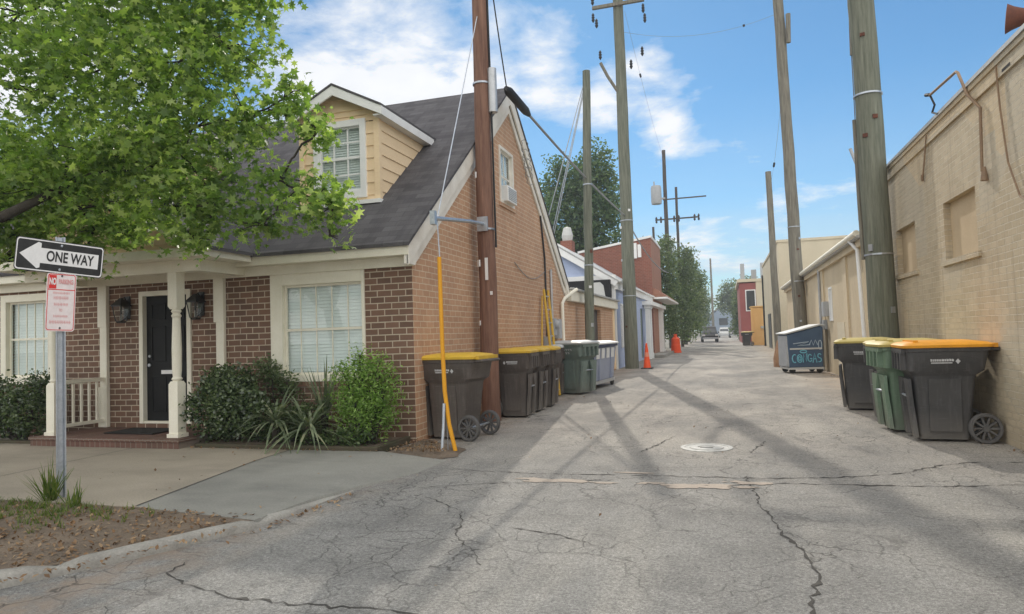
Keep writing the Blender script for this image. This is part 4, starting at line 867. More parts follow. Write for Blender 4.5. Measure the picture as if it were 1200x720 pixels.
mb = MB(); mb.tube([(.2, -.02, 5.2), (.2, -.02, 5.95)], .075, 14); mb.obox((.14, 0, 5.25), (.08, .03, .03)); mb.build('splice_canister', M['alum'], P1, smooth=40)
mb = MB(); mb.tube([(.18, -.03, 2.9), (.17, -.03, 5.5), (.15, -.02, 7.5)], .018, 8); mb.build('ground_wire', M['wire'], P1)
MB().box(.02, .07, -.172, -.16, 2.35, 2.72).build('tag_plate', M['sign_white'], P1); MB().box(.09, .13, -.155, -.14, 2.1, 2.16).build('tag_plate', M['sign_white'], P1)
def sag(a, b, s, n=24):
    a, b = Vector(a), Vector(b); return [a.lerp(b, k / n) - Vector((0, 0, s * 4 * (k / n) * (1 - k / n))) for k in range(n + 1)]
def wire(name, pts, r, mat, label, cat='cable', grp=None):
    o = MB().tube(pts, r, 6).build(name, M[mat]); tag(o, label, cat, grp); return o
gw_ = empty('guy_wire', (-3.31, 7.85, 0)); tag(gw_, 'steel guy wire with a tall bent yellow guard beside the brown bin', 'guy wire')
mb = MB(); mb.tube([(-.51, 3.1, 7.2), (-.27, .43, 2.98)], .008, 6); mb.tube([(-.27, .43, 2.97), (-.06, 0, 2.3), (-.02, 0, .0)], .008, 6); mb.build('strand', M['galv'], gw_)
mb = MB()
pts = [(-.07, 0, 2.42), (-.066, 0, 1.9), (-.06, 0, 1.3), (-.045, 0, .75), (0.0, .0, .35), (.075, .0, .02)]
rings = []
for p in pts: rings.append([(p[0] + .027 * math.cos(a), p[1] + .027 * math.sin(a), p[2]) for a in [2 * math.pi * k / 10 for k in range(10)]])
mb.loft(rings); mb.build('guy_guard', M['yellow'], gw_, smooth=50)
mb = MB(); mb.tube([(-.06, -.1, .02), (-.05, -.06, .3), (-.045, -.03, .6)], .02, 8); mb.build('anchor_rod', M['galv'], gw_)

P2 = pole('utility_pole', -3.72, 19.15, 8.95, .14, .11, 'pole_green', 'green treated utility pole without crossarm behind the grey dumpster', lean=(.2, 0))
P3 = pole('utility_pole', -3.55, 26.9, 15.8, .27, .19, 'pole_green', 'tall green-grey utility pole with a crossarm beside the blue house and the cone')
mb = MB(); mb.box(-1.0, 1.05, -.3, -.18, 14.35, 14.47); mb.build('cross_arm', M['pole_grey'], P3)
MB().tube([(-.75, -.25, 12.15), (-.5, -.2, 11.6), (-.1, -.1, 10.9)], .06, 8).build('side_bracket', M['pole_grey'], P3)
for x, z in ((-.98, 14.75), (-.98, 14.05), (-.85, 13.8), (1.0, 14.1), (1.05, 13.7), (-.75, 12.5), (.45, 11.95), (.9, 12.4)):
    MB().lathe((x, -.24, z - .12), [(.02, -.1), (.07, 0), (.04, .05), (.07, .1), (.04, .15), (.06, .2), (.015, .28)], 10).build('insulator', M['black_metal'], P3, smooth=40)
P4 = pole('utility_pole', 2.74, 13.75, 11.5, .245, .2, 'pole_green', 'thick grey-green utility pole against the cream brick wall behind the bins', lean=(-.16, 0))
mb = MB(); mb.tube([(-.3, .05, 6.4), (-.27, .05, 8), (-.25, .05, 11)], .028, 8); mb.tube([(-.27, .1, 2.6), (-.29, .1, 3.6), (-.3, .1, 5.2)], .04, 8); mb.tube([(-.3, .05, 5.2), (-.3, .05, 6.4)], .008, 6); mb.build('riser_conduit', M['pole_grey'], P4)
P5 = pole('utility_pole', 2.74, 28, 16.3, .24, .18, 'pole_grey', 'tall plain weathered utility pole behind the graffitied dumpster', lean=(-.3, 0))
mb = MB(); mb.tube([(.02, -.2, 12.3), (.05, -.25, 13.4)], .09, 8); mb.build('cutout_switch', M['pole_grey'], P5)
P6 = pole('utility_pole', 2.68, 39.6, 9.95, .2, .15, 'pole_grey', 'shorter grey utility pole in front of the beige building', lean=(-.1, 0))
P7 = pole('utility_pole', -4.5, 60, 17.1, .2, .15, 'pole_dark', 'far dark utility pole carrying a grey transformer above the trees')
mb = MB(); mb.lathe((-.75, -.2, 12.4), [(.0001, 0), (.42, .02), (.45, .2), (.45, 1.4), (.4, 1.6), (.0001, 1.65)], 18); mb.tube([(-.9, -.2, 14), (-.9, -.2, 14.4)], .06, 8); mb.box(-.4, 0, -.2, -.1, 12.8, 12.95); mb.build('transformer', M['grey_box'], P7, smooth=40)
mb = MB(); mb.box(-.2, 3.4, -.3, -.2, 12.7, 12.8); mb.build('cross_arm', M['pole_dark'], P7)
P8 = pole('utility_pole', -3.7, 62, 14.2, .14, .11, 'pole_dark', 'far thin utility pole with insulators on a long crossarm above the trees')
mb = MB(); mb.box(-1.9, 1.9, -.25, -.15, 11.3, 11.42)
mb.build('cross_arm', M['pole_dark'], P8)
for x in (-1.8, -1.4, -.25, .15, 1.5, 1.85): MB().lathe((x, -.2, 11.05), [(.03, 0), (.1, .1), (.06, .3), (.1, .45), (.03, .6)], 8).build('insulator', M['black_metal'], P8)
P9 = pole('utility_pole', -6.2, 66, 11.4, .14, .11, 'pole_dark', 'short thin pole left of the transformer pole, mostly behind the trees')
P10 = pole('utility_pole', -2.0, 120, 13.5, .2, .14, 'pole_grey', 'very distant grey pole beside the parked dark car')

for P_, r_, n_ in ((P3, .26, 5), (P4, .24, 5), (P5, .23, 4), (P2, .13, 3), (P1, .15, 3)):
    for k in range(n_):
        z_ = 1.6 + k * rnd.uniform(.9, 1.6); a_ = rnd.uniform(3.6, 5.6)
        MB().box(-.04, .04, -r_ - .012, -r_ + .03, z_, z_ + rnd.uniform(.05, .12)).move(Matrix.Translation((LEAN[P_.name][0] * z_, 0, 0)) @ Matrix.Rotation(a_ + math.pi / 2, 4, 'Z')).build('tag_plate', M[rnd.choice(('galv', 'rust', 'sign_white'))], P_)
    for z_ in (2.4 + rnd.uniform(0, 1), 5.2 + rnd.uniform(0, 1)): MB().lathe((LEAN[P_.name][0] * z_, 0, z_), [(r_ * .9, 0), (r_ + .004, 0), (r_ + .004, .03), (r_ * .9, .03)], 20).build('steel_band', M['galv'], P_)
oc = empty('overhead_cable', (-3.7, 11, 6)); tag(oc, 'thick grey overhead cable with a black splice case running past the gable peak', 'cable')
a = Vector((-3.7, 11.0, 7.6)); b = Vector((-3.68, 18.6, 4.75)); c = Vector((-3.5, 26.9, 5.05)); d_ = Vector((-3.4, 40, 4.2))
OFFV = Vector((-3.7, 11, 6))
q0 = Vector((-3.66, 12.55, 6.55)); q1 = Vector((-3.66, 13.6, 6.15))
q0 = Vector((-3.64, 11.74, 5.93)); q1 = Vector((-3.6, 26.7, 6.0))
line = sag(q0, q1, .12, 30) + sag(q1, (-3.3, 44, 5.1), .5, 16)[1:]
mb = MB(); mb.tube([p - OFFV for p in line], .028, 8); mb.build('strand', M['wire_grey'], oc)
mb = MB(); s_ = line; mb.tube([s_[0] - OFFV, s_[0].lerp(s_[1], .3) - OFFV, s_[2].lerp(s_[3], .5) - OFFV, s_[3] - OFFV], [.045, .085, .085, .045], 12); mb.build('splice_case', M['wire'], oc, smooth=50)
mb = MB()
for k in range(4):
    ctr = Vector((-3.75 - .05 * k, 13.3 + .25 * k, 5.2 - .12 * k)); mb.tube([ctr - OFFV + Vector((.02 * math.sin(7 * t), .28 * math.cos(t), .2 * math.sin(t))) for t in [2 * math.pi * j / 18 for j in range(17)]], .007, 5)
mb.build('coiled_wire', M['wire_grey'], oc)
wire('drop_wire', sag((-3.72, 10.85, 8.9), (-3.64, 11.76, 5.97), .12), .012, 'wire', 'thin black wire dropping from above to the splice case by the gable peak')
for k, (ax, ay) in enumerate(((-5.6, 19.6), (-5.25, 19.6), (-5.15, 19.5))):
    wire('pole_guy', sag((-3.58, 19.1, 8.6 - .1 * k), (ax, ay, 2.66), .01, 6), .014, 'galv', ['outermost of three pale guy wires from the green pole down to the wing roof', 'middle of three pale guy wires from the green pole down to the wing roof', 'innermost of three pale guy wires from the green pole down to the wing roof'][k], 'guy wire', 'guy wires of the green pole')
for k, (p, q, lab) in enumerate((((2.45, 28, 13.6), (-3.5, 26.9, 13.4), 'thin wire crossing the alley between the tall crossarm pole and the pole opposite'),
                                 ((2.6, 39.6, 9.0), (2.5, 28, 10.9), 'thin wire with a splice sleeve between the two poles on the right side'),
                                 ((-3.3, 26.9, 14.2), (-4.3, 60, 15.6), 'thin wire from the tall crossarm pole to the far transformer pole'))):
    e = empty('thin_wire', p); tag(e, lab, 'cable'); P_ = Vector(p); pts = [v - P_ for v in sag(p, q, .5)]
    mb = MB(); mb.tube(pts, .006, 5); mb.build('strand', M['wire_grey'], e)
    mb = MB(); mb.tube([pts[5], pts[5].lerp(pts[6], .25)] if k != 1 else [pts[9], pts[9].lerp(pts[10], .9)], .05, 8); mb.build('splice_sleeve', M['wire'], e)

# ------------------------------------------------------------------ signs on the post
sp_ = empty('street_sign', (-5.89, 4.8, .04), rz=R(63)); tag(sp_, 'galvanised sign post carrying a black one way arrow above a faded no parking board', 'street sign')
mb = MB(); mb.loft([[(x, y, z) for x, y in ((-.04, 0), (-.028, 0), (-.018, .03), (.018, .03), (.028, 0), (.04, 0), (.04, .006), (.033, .006), (.022, .036), (-.022, .036), (-.033, .006), (-.04, .006))] for z in (-.3, 2.42)]); mb.build('post', M['galv'], sp_)
def rrect(hw, hh, r, n=5):
    out = []
    for cx, cy, a0 in ((hw - r, hh - r, 0), (-hw + r, hh - r, 90), (-hw + r, -hh + r, 180), (hw - r, -hh + r, 270)):
        for k in range(n + 1): a = R(a0 + 90 * k / n); out.append((cx + r * math.cos(a), cy + r * math.sin(a)))
    return out
def text(body, size, loc, mat, parent, sx=.6, align='CENTER', rot=(R(90), 0, 0), name='lettering', bold=0.0):
    cu = D.curves.new(name, 'FONT'); cu.body = body; cu.size = size; cu.align_x = align; cu.align_y = 'CENTER'; cu.extrude = .0008; cu.offset = bold; cu.materials.append(M[mat])
    tmp = D.objects.new(name, cu); COL.objects.link(tmp); dg = bpy.context.evaluated_depsgraph_get(); me = D.meshes.new_from_object(tmp.evaluated_get(dg)); D.objects.remove(tmp); D.curves.remove(cu)
    if not me.materials: me.materials.append(M[mat])
    o = D.objects.new(name, me); COL.objects.link(o); o.parent = parent; o.location = loc; o.rotation_euler = rot; o.scale = (sx, 1, 1); return o
ow = MB(); cz = 2.225; F0 = lambda u, v, w_: (u, -.004 - w_, v + cz)
ow.prism(rrect(.457, .152, .035), F0, 0, .003); owo = ow.build('one_way_board', M['sign_black'], sp_)
b_ = MB(); o_ = rrect(.449, .144, .03); i_ = rrect(.438, .133, .024); n = len(o_)
b_.add([F0(u, v, .0042) for u, v in o_] + [F0(u, v, .0042) for u, v in i_], [(k, (k + 1) % n, (k + 1) % n + n, k + n) for k in range(n)]); b_.build('border', M['sign_white'], owo)
b_ = MB(); b_.poly([F0(u, v, .0045) for u, v in [(-.415, 0), (-.235, .122), (-.205, .112), (-.205, .07), (.4, .07), (.4, -.07), (-.205, -.07), (-.205, -.112), (-.235, -.122)]]); b_.build('arrow', M['sign_white'], owo)
text('ONE WAY', .135, (.1, -.0105, cz - .002), 'sign_black', owo, .78, bold=.003)
b_ = MB()
for v in (.112, -.112): b_.lathe((0, -.0075, cz + v), [(.0001, -.008), (.011, -.007), (.013, 0)], 10, 'y')
b_.build('bolt', M['galv'], owo)
npz = 1.81; F1 = lambda u, v, w_: (u - .0, -.004 - w_, v + npz)
nb = MB(); nb.prism(rrect(.152, .27, .03), F1, 0, .003); nbo = nb.build('no_parking_board', M['sign_pink'], sp_)
b_ = MB(); o_ = rrect(.143, .261, .025); i_ = rrect(.136, .254, .02); n = len(o_)
b_.add([F1(u, v, .0042) for u, v in o_] + [F1(u, v, .0042) for u, v in i_], [(k, (k + 1) % n, (k + 1) % n + n, k + n) for k in range(n)]); b_.poly([F1(u, v, .0042) for u, v in ((-.136, .112), (.136, .112), (.136, .12), (-.136, .12))]); b_.build('border', M['sign_red'], nbo)
b_ = MB(); b_.poly([F1(u, v, .0044) for u, v in ((-.13, .125), (-.055, .125), (-.055, .25), (-.13, .25))]); b_.build('no_panel', M['sign_red'], nbo)
text('NO', .085, (-.0925, -.0098, npz + .188), 'sign_white', nbo, .52, bold=.003)
text('PARKING', .06, (.043, -.0098, npz + .19), 'sign_faded', nbo, .6, bold=.002)
b_ = MB(); rr_ = random.Random(3)
for v, hwid, hh in ((.085, .085, .012), (.04, .075, .017), (-.02, .07, .015), (-.13, .07, .012), (-.185, .11, .016)):
    u = -hwid
    while u < hwid:
        wd = rr_.uniform(.006, .013)
        b_.poly([F1(u, v - hh, .0044), F1(u + wd * .45, v - hh, .0044), F1(u + wd * .45, v + hh, .0044), F1(u, v + hh, .0044)])
        b_.poly([F1(u, v - hh * .2, .0046), F1(u + wd, v - hh * .2, .0046), F1(u + wd, v + hh * .2, .0046), F1(u, v + hh * .2, .0046)]); u += wd * 1.35
b_.build('worn_print', M['sign_faded'], nbo)
text('TO', .036, (0, -.0098, npz - .075), 'sign_faded', nbo, .7)
b_ = MB()
for v in (.245, -.24): b_.lathe((0, -.0075, npz + v), [(.0001, -.007), (.009, -.006), (.011, 0)], 10, 'y')
b_.build('bolt', M['bin_grey'], nbo)

for o_, zc_, a_ in ((owo, cz, R(5.0)), (nbo, npz, R(2.5))):
    o_.rotation_euler = (0, a_, 0); o_.scale = (.77, 1, 1); o_.location = (-zc_ * math.sin(a_), 0, zc_ - zc_ * math.cos(a_))
# ------------------------------------------------------------------ wheelie bins
def rr(hx, hy, r, z, cx=0, n=4): return [(cx + u, v, z) for u, v in rrect(hx, hy, r, n)]
def make_bin(label, body, lid, group, tall=1.0, logo=True, panel=False):
    e = empty('wheelie_bin'); tag(e, label, 'wheelie bin', group)
    mb = MB()   # front at -x, wheels at +x
    mb.loft([rr(.25, .235, .05, .03, -.05), rr(.262, .24, .055, .1, -.05), rr(.315, .285, .06, .72, -.03), rr(.325, .29, .06, .745, -.03), rr(.385, .325, .07, .79, -.02), rr(.41, .345, .075, 1.0, 0), rr(.43, .36, .075, 1.005, 0), rr(.43, .36, .075, 1.045, 0), rr(.4, .335, .06, 1.045, 0), rr(.39, .33, .06, .9, 0)], cap1=True)
    # moulded front flanges with a slot between them, corner facets
    for s in (-1, 1):
        mb.loft([[(-.315 + dx, s * .2 + dy, .05) for dx, dy in ((0, -.075), (-.045, -.06), (-.045, .06), (0, .075))][::s], [(-.36 + dx, s * .19 + dy, .52) for dx, dy in ((0, -.085), (-.04, -.07), (-.04, .07), (0, .085))][::s], [(-.37 + dx, s * .15 + dy, .7) for dx, dy in ((0, -.14), (-.03, -.13), (-.03, .13), (0, .14))][::s]])
    for k in range(4): y = -.24 + k * .16; mb.box(-.465, -.4, y - .022, y + .022, .8, 1.0)
    mb.box(-.46, -.41, -.3, .3, .985, 1.035)
    for s in (-1, 1): mb.loft([[(x, s * y, z) for x, y in ((-.2, .24 + k), (.12, .24 + k), (.12, .262 + k), (-.2, .262 + k))] for z, k in ((.12, .008), (.7, .038))])
    bo = mb.build('body', M[body], e, smooth=35)
    mb = MB(); mb.tube([(-.385, -.19, .5), (-.385, .19, .5)], .014, 8); mb.build('catch_bar', M['galv'], e)
    # lid
    mb = MB(); mb.loft([rr(.455, .385, .08, 1.046, .0), rr(.46, .39, .08, 1.075, .0), rr(.42, .35, .09, 1.1, 0), rr(.25, .2, .08, 1.125, 0)])
    if panel: mb.box(-.33, -.28, -.3, .3, 1.1, 1.13)
    mb.box(.4, .5, -.3, .3, 1.04, 1.085)
    mb.build('lid', M[lid], e, smooth=35)
    mb = MB(); mb.tube([(.42, -.27, 1.02), (.53, -.27, 1.02), (.53, .27, 1.02), (.42, .27, 1.02)], .02, 8); mb.build('handle', M[body], e, smooth=50)
    mb = MB(); mb.tube([(.33, -.33, .165), (.33, .33, .165)], .014, 8); mb.build('axle', M['galv'], e)
    for s in (-1, 1):
        mb = MB(); y = s * .315
        mb.lathe((.33, y, .165), [(.13, -.035), (.155, -.035), (.165, -.02), (.165, .02), (.155, .035), (.13, .035), (.124, 0), (.13, -.035)], 28, 'y', caps=False); wo_ = mb.build('wheel', M['wheel'], e, smooth=40)
        mb = MB(); mb.lathe((.33, y, .165), [(.0001, -.03), (.03, -.03), (.035, .03), (.0001, .03)], 14, 'y')
        for k in range(10):
            a = 2 * math.pi * k / 10; m3 = Matrix.Rotation(a, 3, 'Y'); mb.obox(Vector((.33, y, .165)) + m3 @ Vector((.08, 0, 0)), (.052, .018, .010), m3)
        mb.build('wheel_hub', M['wheel'], wo_)
    if logo:
        mb = MB()
        for s in (-1, 1):
            yy = s * .3475; Q = lambda u, v: (u * s * -1 * -1 if s < 0 else -u, s * (.337 + (v - .88) * .09 + .0035), v)
            mb.poly([Q(-.12, .895), Q(-.095, .925), Q(-.07, .895), Q(-.095, .865)])
            u = -.055; r_ = random.Random(5)
            while u < .17:
                wd = r_.uniform(.014, .024); mb.poly([Q(u, .895), Q(u + wd, .895), Q(u + wd, .918 + .006 * r_.random()), Q(u, .918)]); u += wd + .004
            mb.poly([Q(-.04, .872), Q(.17, .872), Q(.17, .884), Q(-.04, .884)])
        mb.build('logo', M['logo'], e)
    return e
G_L, G_R = 'bins along the brick gable', 'bins along the cream wall'
b1 = make_bin('brown bin with a yellow lid and spoked wheels standing in front of the brown pole', 'bin_brown', 'lid_yellow', G_L)
def put(o, x, y, rz, label=None, lid=None, group=None, scale=None):
    o.location = (x, y, .0); o.rotation_euler = (0, 0, R(rz))
    if label: o['label'] = label
    if group: o['group'] = group
    if lid:
        for c in kids(o):
            if c.name.startswith('lid'): c.data = c.data.copy(); c.data.materials[0] = M[lid]
    if scale: o.scale = scale
    return o
put(b1, -3.66, 9.05, -6); b1.scale = (.98, 1.03, 1.06)
put(copy_tree(b1), -3.59, 11.5, 183, 'brown bin with ribbed front just behind the brown utility pole', group=G_L)
put(copy_tree(b1), -3.59, 12.3, 181, 'brown bin in the middle between the one behind the brown pole and the last one', group=G_L)
put(copy_tree(b1), -3.57, 13.15, 184, 'brown bin at the far end of the row by the ladder and meter boxes', group=G_L)
g1 = make_bin('charcoal bin with an orange-yellow lid standing frontmost by the cream wall', 'bin_grey', 'lid_orange', G_R, panel=True); put(g1, 2.46, 9.45, -2, scale=(1.03, 1.03, 1.06))
g2 = make_bin('green bin with a dull yellow lid between the two dark bins by the cream wall', 'bin_green', 'lid_olive', G_R, logo=False, panel=True); put(g2, 2.32, 10.22, 4, scale=(1.03, 1.03, 1.06))
put(copy_tree(g1), 2.42, 11.0, 2, 'charcoal bin with a pale yellow lid half hidden behind the green bin', 'lid_olive', G_R)
put(copy_tree(g1), 2.22, 12.7, -10, 'charcoal bin with a faded yellow lid standing alone in front of the thick pole', 'lid_olive', G_R)
put(copy_tree(g1), 1.65, 59.5, 0, 'far small dark bin with a yellow lid by the orange timber enclosure', 'lid_olive', 'far bins')
for b_ in [o for o in D.objects if o.name.startswith('wheelie_bin') and o.location.x < -3 and 11 < o.location.y < 14]: b_.scale = (.86, .98, 1.06)
gb_ = make_bin('grey-green bin with a pale lid and white lettering beside the yellow ladder', 'bin_teal', 'lid_pale', 'bins by the ladder', logo=False); put(gb_, -3.5, 15.98, 160, scale=(1.12, 1.2, 1.12))
mb = MB(); r_ = random.Random(9)
for v, u0 in ((.93, -.2), (.86, -.14)):
    u = u0
    for k in range(5):
        wd = r_.uniform(.035, .05); yy = .337 + (v - .88) * .09 + .005
        mb.poly([(u, yy, v - .02), (u + wd * .4, yy, v - .02), (u + wd * .4, yy + .002, v + .02), (u, yy + .002, v + .02)]); mb.poly([(u, yy + .001, v + .006), (u + wd, yy + .001, v + .006), (u + wd, yy + .002, v + .02), (u, yy + .002, v + .02)]); u += wd + .014
mb.build('lettering', M['logo'], gb_)
b5 = copy_tree(b1); put(b5, -3.5, 15.25, 184, 'dark brown bin behind the grey-green bin against the wall', 'lid_pale', 'bins by the ladder'); b5.scale = (.48, .55, 1.05); b5.location = (-3.82, 15.45, 0)

# wheeled dumpsters
d1 = empty('wheeled_dumpster', (-3.45, 17.8, 0), rz=R(-6)); tag(d1, 'navy and grey wheeled dumpster with a white lid and four paper notices', 'dumpster')
mb = MB(); mb.loft([rr(.36, .95, .05, .2), rr(.43, 1.06, .05, 1.05), rr(.48, 1.12, .06, 1.06), rr(.48, 1.12, .06, 1.12)]); mb.build('body', M['dump_navy'], d1, smooth=35)
mb = MB(); mb.add([(.366, -.93, .21), (.366, .93, .21), (.436, 1.04, 1.04), (.436, -1.04, 1.04)], [(0, 1, 2, 3)]); mb.box(.36, .43, -.6, -.53, .22, 1.0); mb.box(.36, .43, .53, .6, .22, 1.0); mb.build('front_panel', M['dump_face'], d1)
mb = MB(); mb.loft([rr(.51, 1.15, .06, 1.125), rr(.51, 1.15, .06, 1.16), rr(.3, 1.0, .06, 1.21)]); mb.build('lid', M['trim_white'], d1, smooth=35)
for k in range(4): y = -.86 + k * .46; MB().add([(.43, y, .76), (.43, y + .3, .76), (.4475, y + .3, 1.02), (.4475, y, 1.02)], [(0, 1, 2, 3)]).build('paper_notice', M['paper'], d1)
mb = MB(); mb.box(.34, .38, -1.0, 1.0, .12, .2); mb.box(-.36, .36, -.98, -.92, .1, .2); mb.build('base_rail', M['alum'], d1)
for x in (-.3, .33):
    for y in (-.88, .9): mb = MB(); mb.lathe((x, y, .1), [(.0001, -.03), (.1, -.03), (.1, .03), (.0001, .03)], 16, 'x'); mb.box(x - .045, x + .045, y - .03, y + .03, .12, .22); mb.build('caster', M['rubber'], d1)
d2 = empty('graffiti_dumpster', (2.2, 22.9, 0), rz=R(10)); tag(d2, 'slate blue wheeled dumpster with cyan graffiti and a sloping lid against the tan wall', 'dumpster')
mb = MB(); pr = [(-.5, .18), (.48, .18), (.52, 1.38), (.42, 1.42), (-.54, 1.18)]; mb.prism(pr, lambda u, v, w_: (u, w_, v), -.5, .5)
mb.build('body', M['dump_blue'], d2, bevel=.03)
mb = MB(); mb.prism([(-.6, 1.185), (.46, 1.435), (.55, 1.4), (.57, 1.46), (.42, 1.48), (-.62, 1.225)], lambda u, v, w_: (u, w_, v), -.54, .54); mb.build('lid', M['lid_pale'], d2, bevel=.012)
mb = MB(); mb.box(-.57, -.49, -.48, .48, .2, 1.15); mb.build('front_panel', M['grey_box'], d2, bevel=.02)
mb = MB(); mb.box(-.47, .46, -.52, -.502, .72, .77); mb.box(-.52, .5, -.54, .54, .12, .18); mb.build('base_rail', M['sheet_grey'], d2)
for x in (-.4, .4):
    for y in (-.4, .4): mb = MB(); mb.lathe((x, y, .09), [(.0001, -.03), (.09, -.03), (.09, .03), (.0001, .03)], 16, 'y'); mb.box(x - .03, x + .03, y - .04, y + .04, .11, .2); mb.build('caster', M['rubber'], d2)
mb = MB()
def stroke(pts, r=.016): mb.tube([(u * .82, -.505, v) for u, v in pts], r, 6)
def arc(cx, cz, rx, rz2, a0, a1, n=10): return [(cx + rx * math.cos(R(a0 + (a1 - a0) * k / n)), cz + rz2 * math.sin(R(a0 + (a1 - a0) * k / n))) for k in range(n + 1)]
stroke(arc(-.42, .45, .08, .12, 60, 300)); stroke(arc(-.24, .45, .085, .12, 0, 360)); stroke(arc(-.24, .45, .04, .06, 0, 360)); stroke([(-.12, .33), (-.1, .58), (0, .35), (.02, .6)])
stroke(arc(.12, .46, .07, .11, 40, 330)); stroke([(.13, .44), (.2, .44)]); stroke([(.22, .32), (.29, .6), (.36, .32)]); stroke([(.25, .43), (.33, .43)]); stroke(arc(.46, .52, .06, .06, 30, 250)); stroke(arc(.45, .4, .07, .06, 100, -120)); stroke(arc(-.1, .66, .12, .04, 0, 360))
mb.build('cyan_graffiti', M['paint_cyan'], d2)
mb = MB(); stroke([(-.45, .9), (.1, .95), (-.3, .84), (.15, .86)], .014); stroke([(.12, .85), (.2, 1.0), (.26, .84), (.34, 1.0), (.42, .85)], .016); stroke(arc(.5, .85, .06, .14, 0, 360), .014); mb.build('white_graffiti', M['paint_white'], d2)

# debris beside the dumpster
tag(MB().loft([[(1.72 + r * math.cos(a) * .8 + ox, 26.4 + r * math.sin(a), z) for a in [2 * math.pi * k / 9 for k in range(9)]] for r, z, ox in ((.17, 0, 0), (.2, .3, .02), (.15, .6, .05), (.08, .95, .08))]).build('cardboard_bundle', M['cardboard'], smooth=30), 'brown bundle leaning behind the graffitied dumpster', 'bundle')

# ladder against the wall
ld = empty('ladder', (-3.74, 15.0, 0), rz=R(0)); tag(ld, 'yellow fibreglass ladder leaning upright against the corner of the brick gable', 'ladder')
for k, dy in enumerate((0, .38)):
    mb = MB(); mb.tube([(.05, dy - .1, .02), (-.2, dy + .12, 2.45)], .03, 8); mb.build('side_rail', M['ladder_yellow'], ld)
for k in range(8):
    t = (k + .5) / 8; mb = MB(); mb.tube([(.05 - .25 * t, -.1 + .22 * t, 2.45 * t), (.05 - .25 * t, .28 + .22 * t, 2.45 * t)], .016, 6); mb.build('rung', M['alum'], ld)
po = MB(); po.tube([(-3.93, 14.6, .0), (-3.98, 15.1, 2.3)], .018, 8); tag(po.build('yellow_pipe', M['ladder_yellow']), 'thin yellow pipe leaning on the gable wall by the meter boxes', 'pipe')

# cones and orange barrel
def cone(x, y, s, label):
    e = empty('traffic_cone', (x, y, 0)); tag(e, label, 'traffic cone')
    mb = MB(); mb.lathe((0, 0, 0), [(.14 * s, .04), (.13 * s, .06), (.03 * s, .9 * s), (.0001, .91 * s)], 20); mb.build('body', M['orange'], e, smooth=40)
    MB().box(-.2 * s, .2 * s, -.2 * s, .2 * s, 0, .04).build('foot', M['rubber'], e, bevel=.01)
    mb = MB(); mb.lathe((0, 0, 0), [(.0895 * s, .42 * s), (.0715 * s, .58 * s)], 20); mb.build('pale_band', M['cone_band'], e, smooth=40)
cone(-2.94, 26.6, 1.08, 'orange traffic cone standing in front of the white porch columns')
bd = empty('orange_barrel', (-3.15, 45.5, 0)); tag(bd, 'orange plastic barricade barrel at the end of the porch deck under the trees', 'barrel')
MB().lathe((0, 0, 0), [(.36, 0), (.36, .08), (.32, .09), (.3, .5), (.28, .52), (.27, .9), (.12, 1.02), (.1, 1.2), (.0001, 1.22)], 20).build('body', M['orange'], bd, smooth=40)

# ------------------------------------------------------------------ cars far down the alley
def car(name, x, y, rz, label, body):
    e = empty(name, (x, y, 0), rz=R(rz)); tag(e, label, 'car', 'cars far down the alley')
    Fc = lambda u, v, w_: (w_, u, v)
    mb = MB(); mb.prism([(-2.2, .35), (-2.25, .75), (-2.0, 1.0), (-1.1, 1.05), (2.2, 1.1), (2.25, .4)], Fc, -.9, .9)
    mb.loft([[(sx * .85, yy, 1.04) for sx, yy in ((-1, -1.2), (1, -1.2), (1, 2.2), (-1, 2.2))], [(sx * .72, yy, 1.78) for sx, yy in ((-1, -.55), (1, -.55), (1, 2.05), (-1, 2.05))]])
    mb.box(-1.1, -.9, -1.05, -.9, 1.05, 1.2); mb.box(.9, 1.1, -1.05, -.9, 1.05, 1.2); mb.build('body', M[body], e, bevel=.05)
    mb = MB(); mb.add([(-.74, -1.17, 1.1), (.74, -1.17, 1.1), (.64, -.61, 1.7), (-.64, -.61, 1.7)], [(0, 1, 2, 3)])
    mb.build('windscreen', M['car_glass'], e)
    for s in (-1, 1): MB().box(s * .72 - .16, s * .72 + .16, -2.27, -2.2, .72, .9).build('headlight', M['lamp_clear'], e)
    MB().box(-.85, .85, -2.3, -2.2, .35, .55).build('bumper', M['grey_box'], e, bevel=.02)
    for sx in (-.82, .82):
        for yy in (-1.45, 1.45): MB().lathe((sx, yy, .34), [(.0001, -.11), (.2, -.11), (.34, -.1), (.34, .1), (.2, .11), (.0001, .11)], 18, 'x').build('wheel', M['rubber'], e, smooth=40)
    MB().box(-.7, .7, -.4, 1.8, 1.8, 1.86).build('roof_rack', M['grey_box'], e)
car('parked_car', -1.9, 84, 4, 'dark off-road car with a roof rack facing the camera far down the alley', 'car_body')
car('parked_car', -.3, 128, 0, 'pale grey car farther away behind the dark off-road car', 'sheet_grey')
car('parked_car', 1.4, 120, 2, 'small dark car at the right edge of the far alley', 'bin_grey')
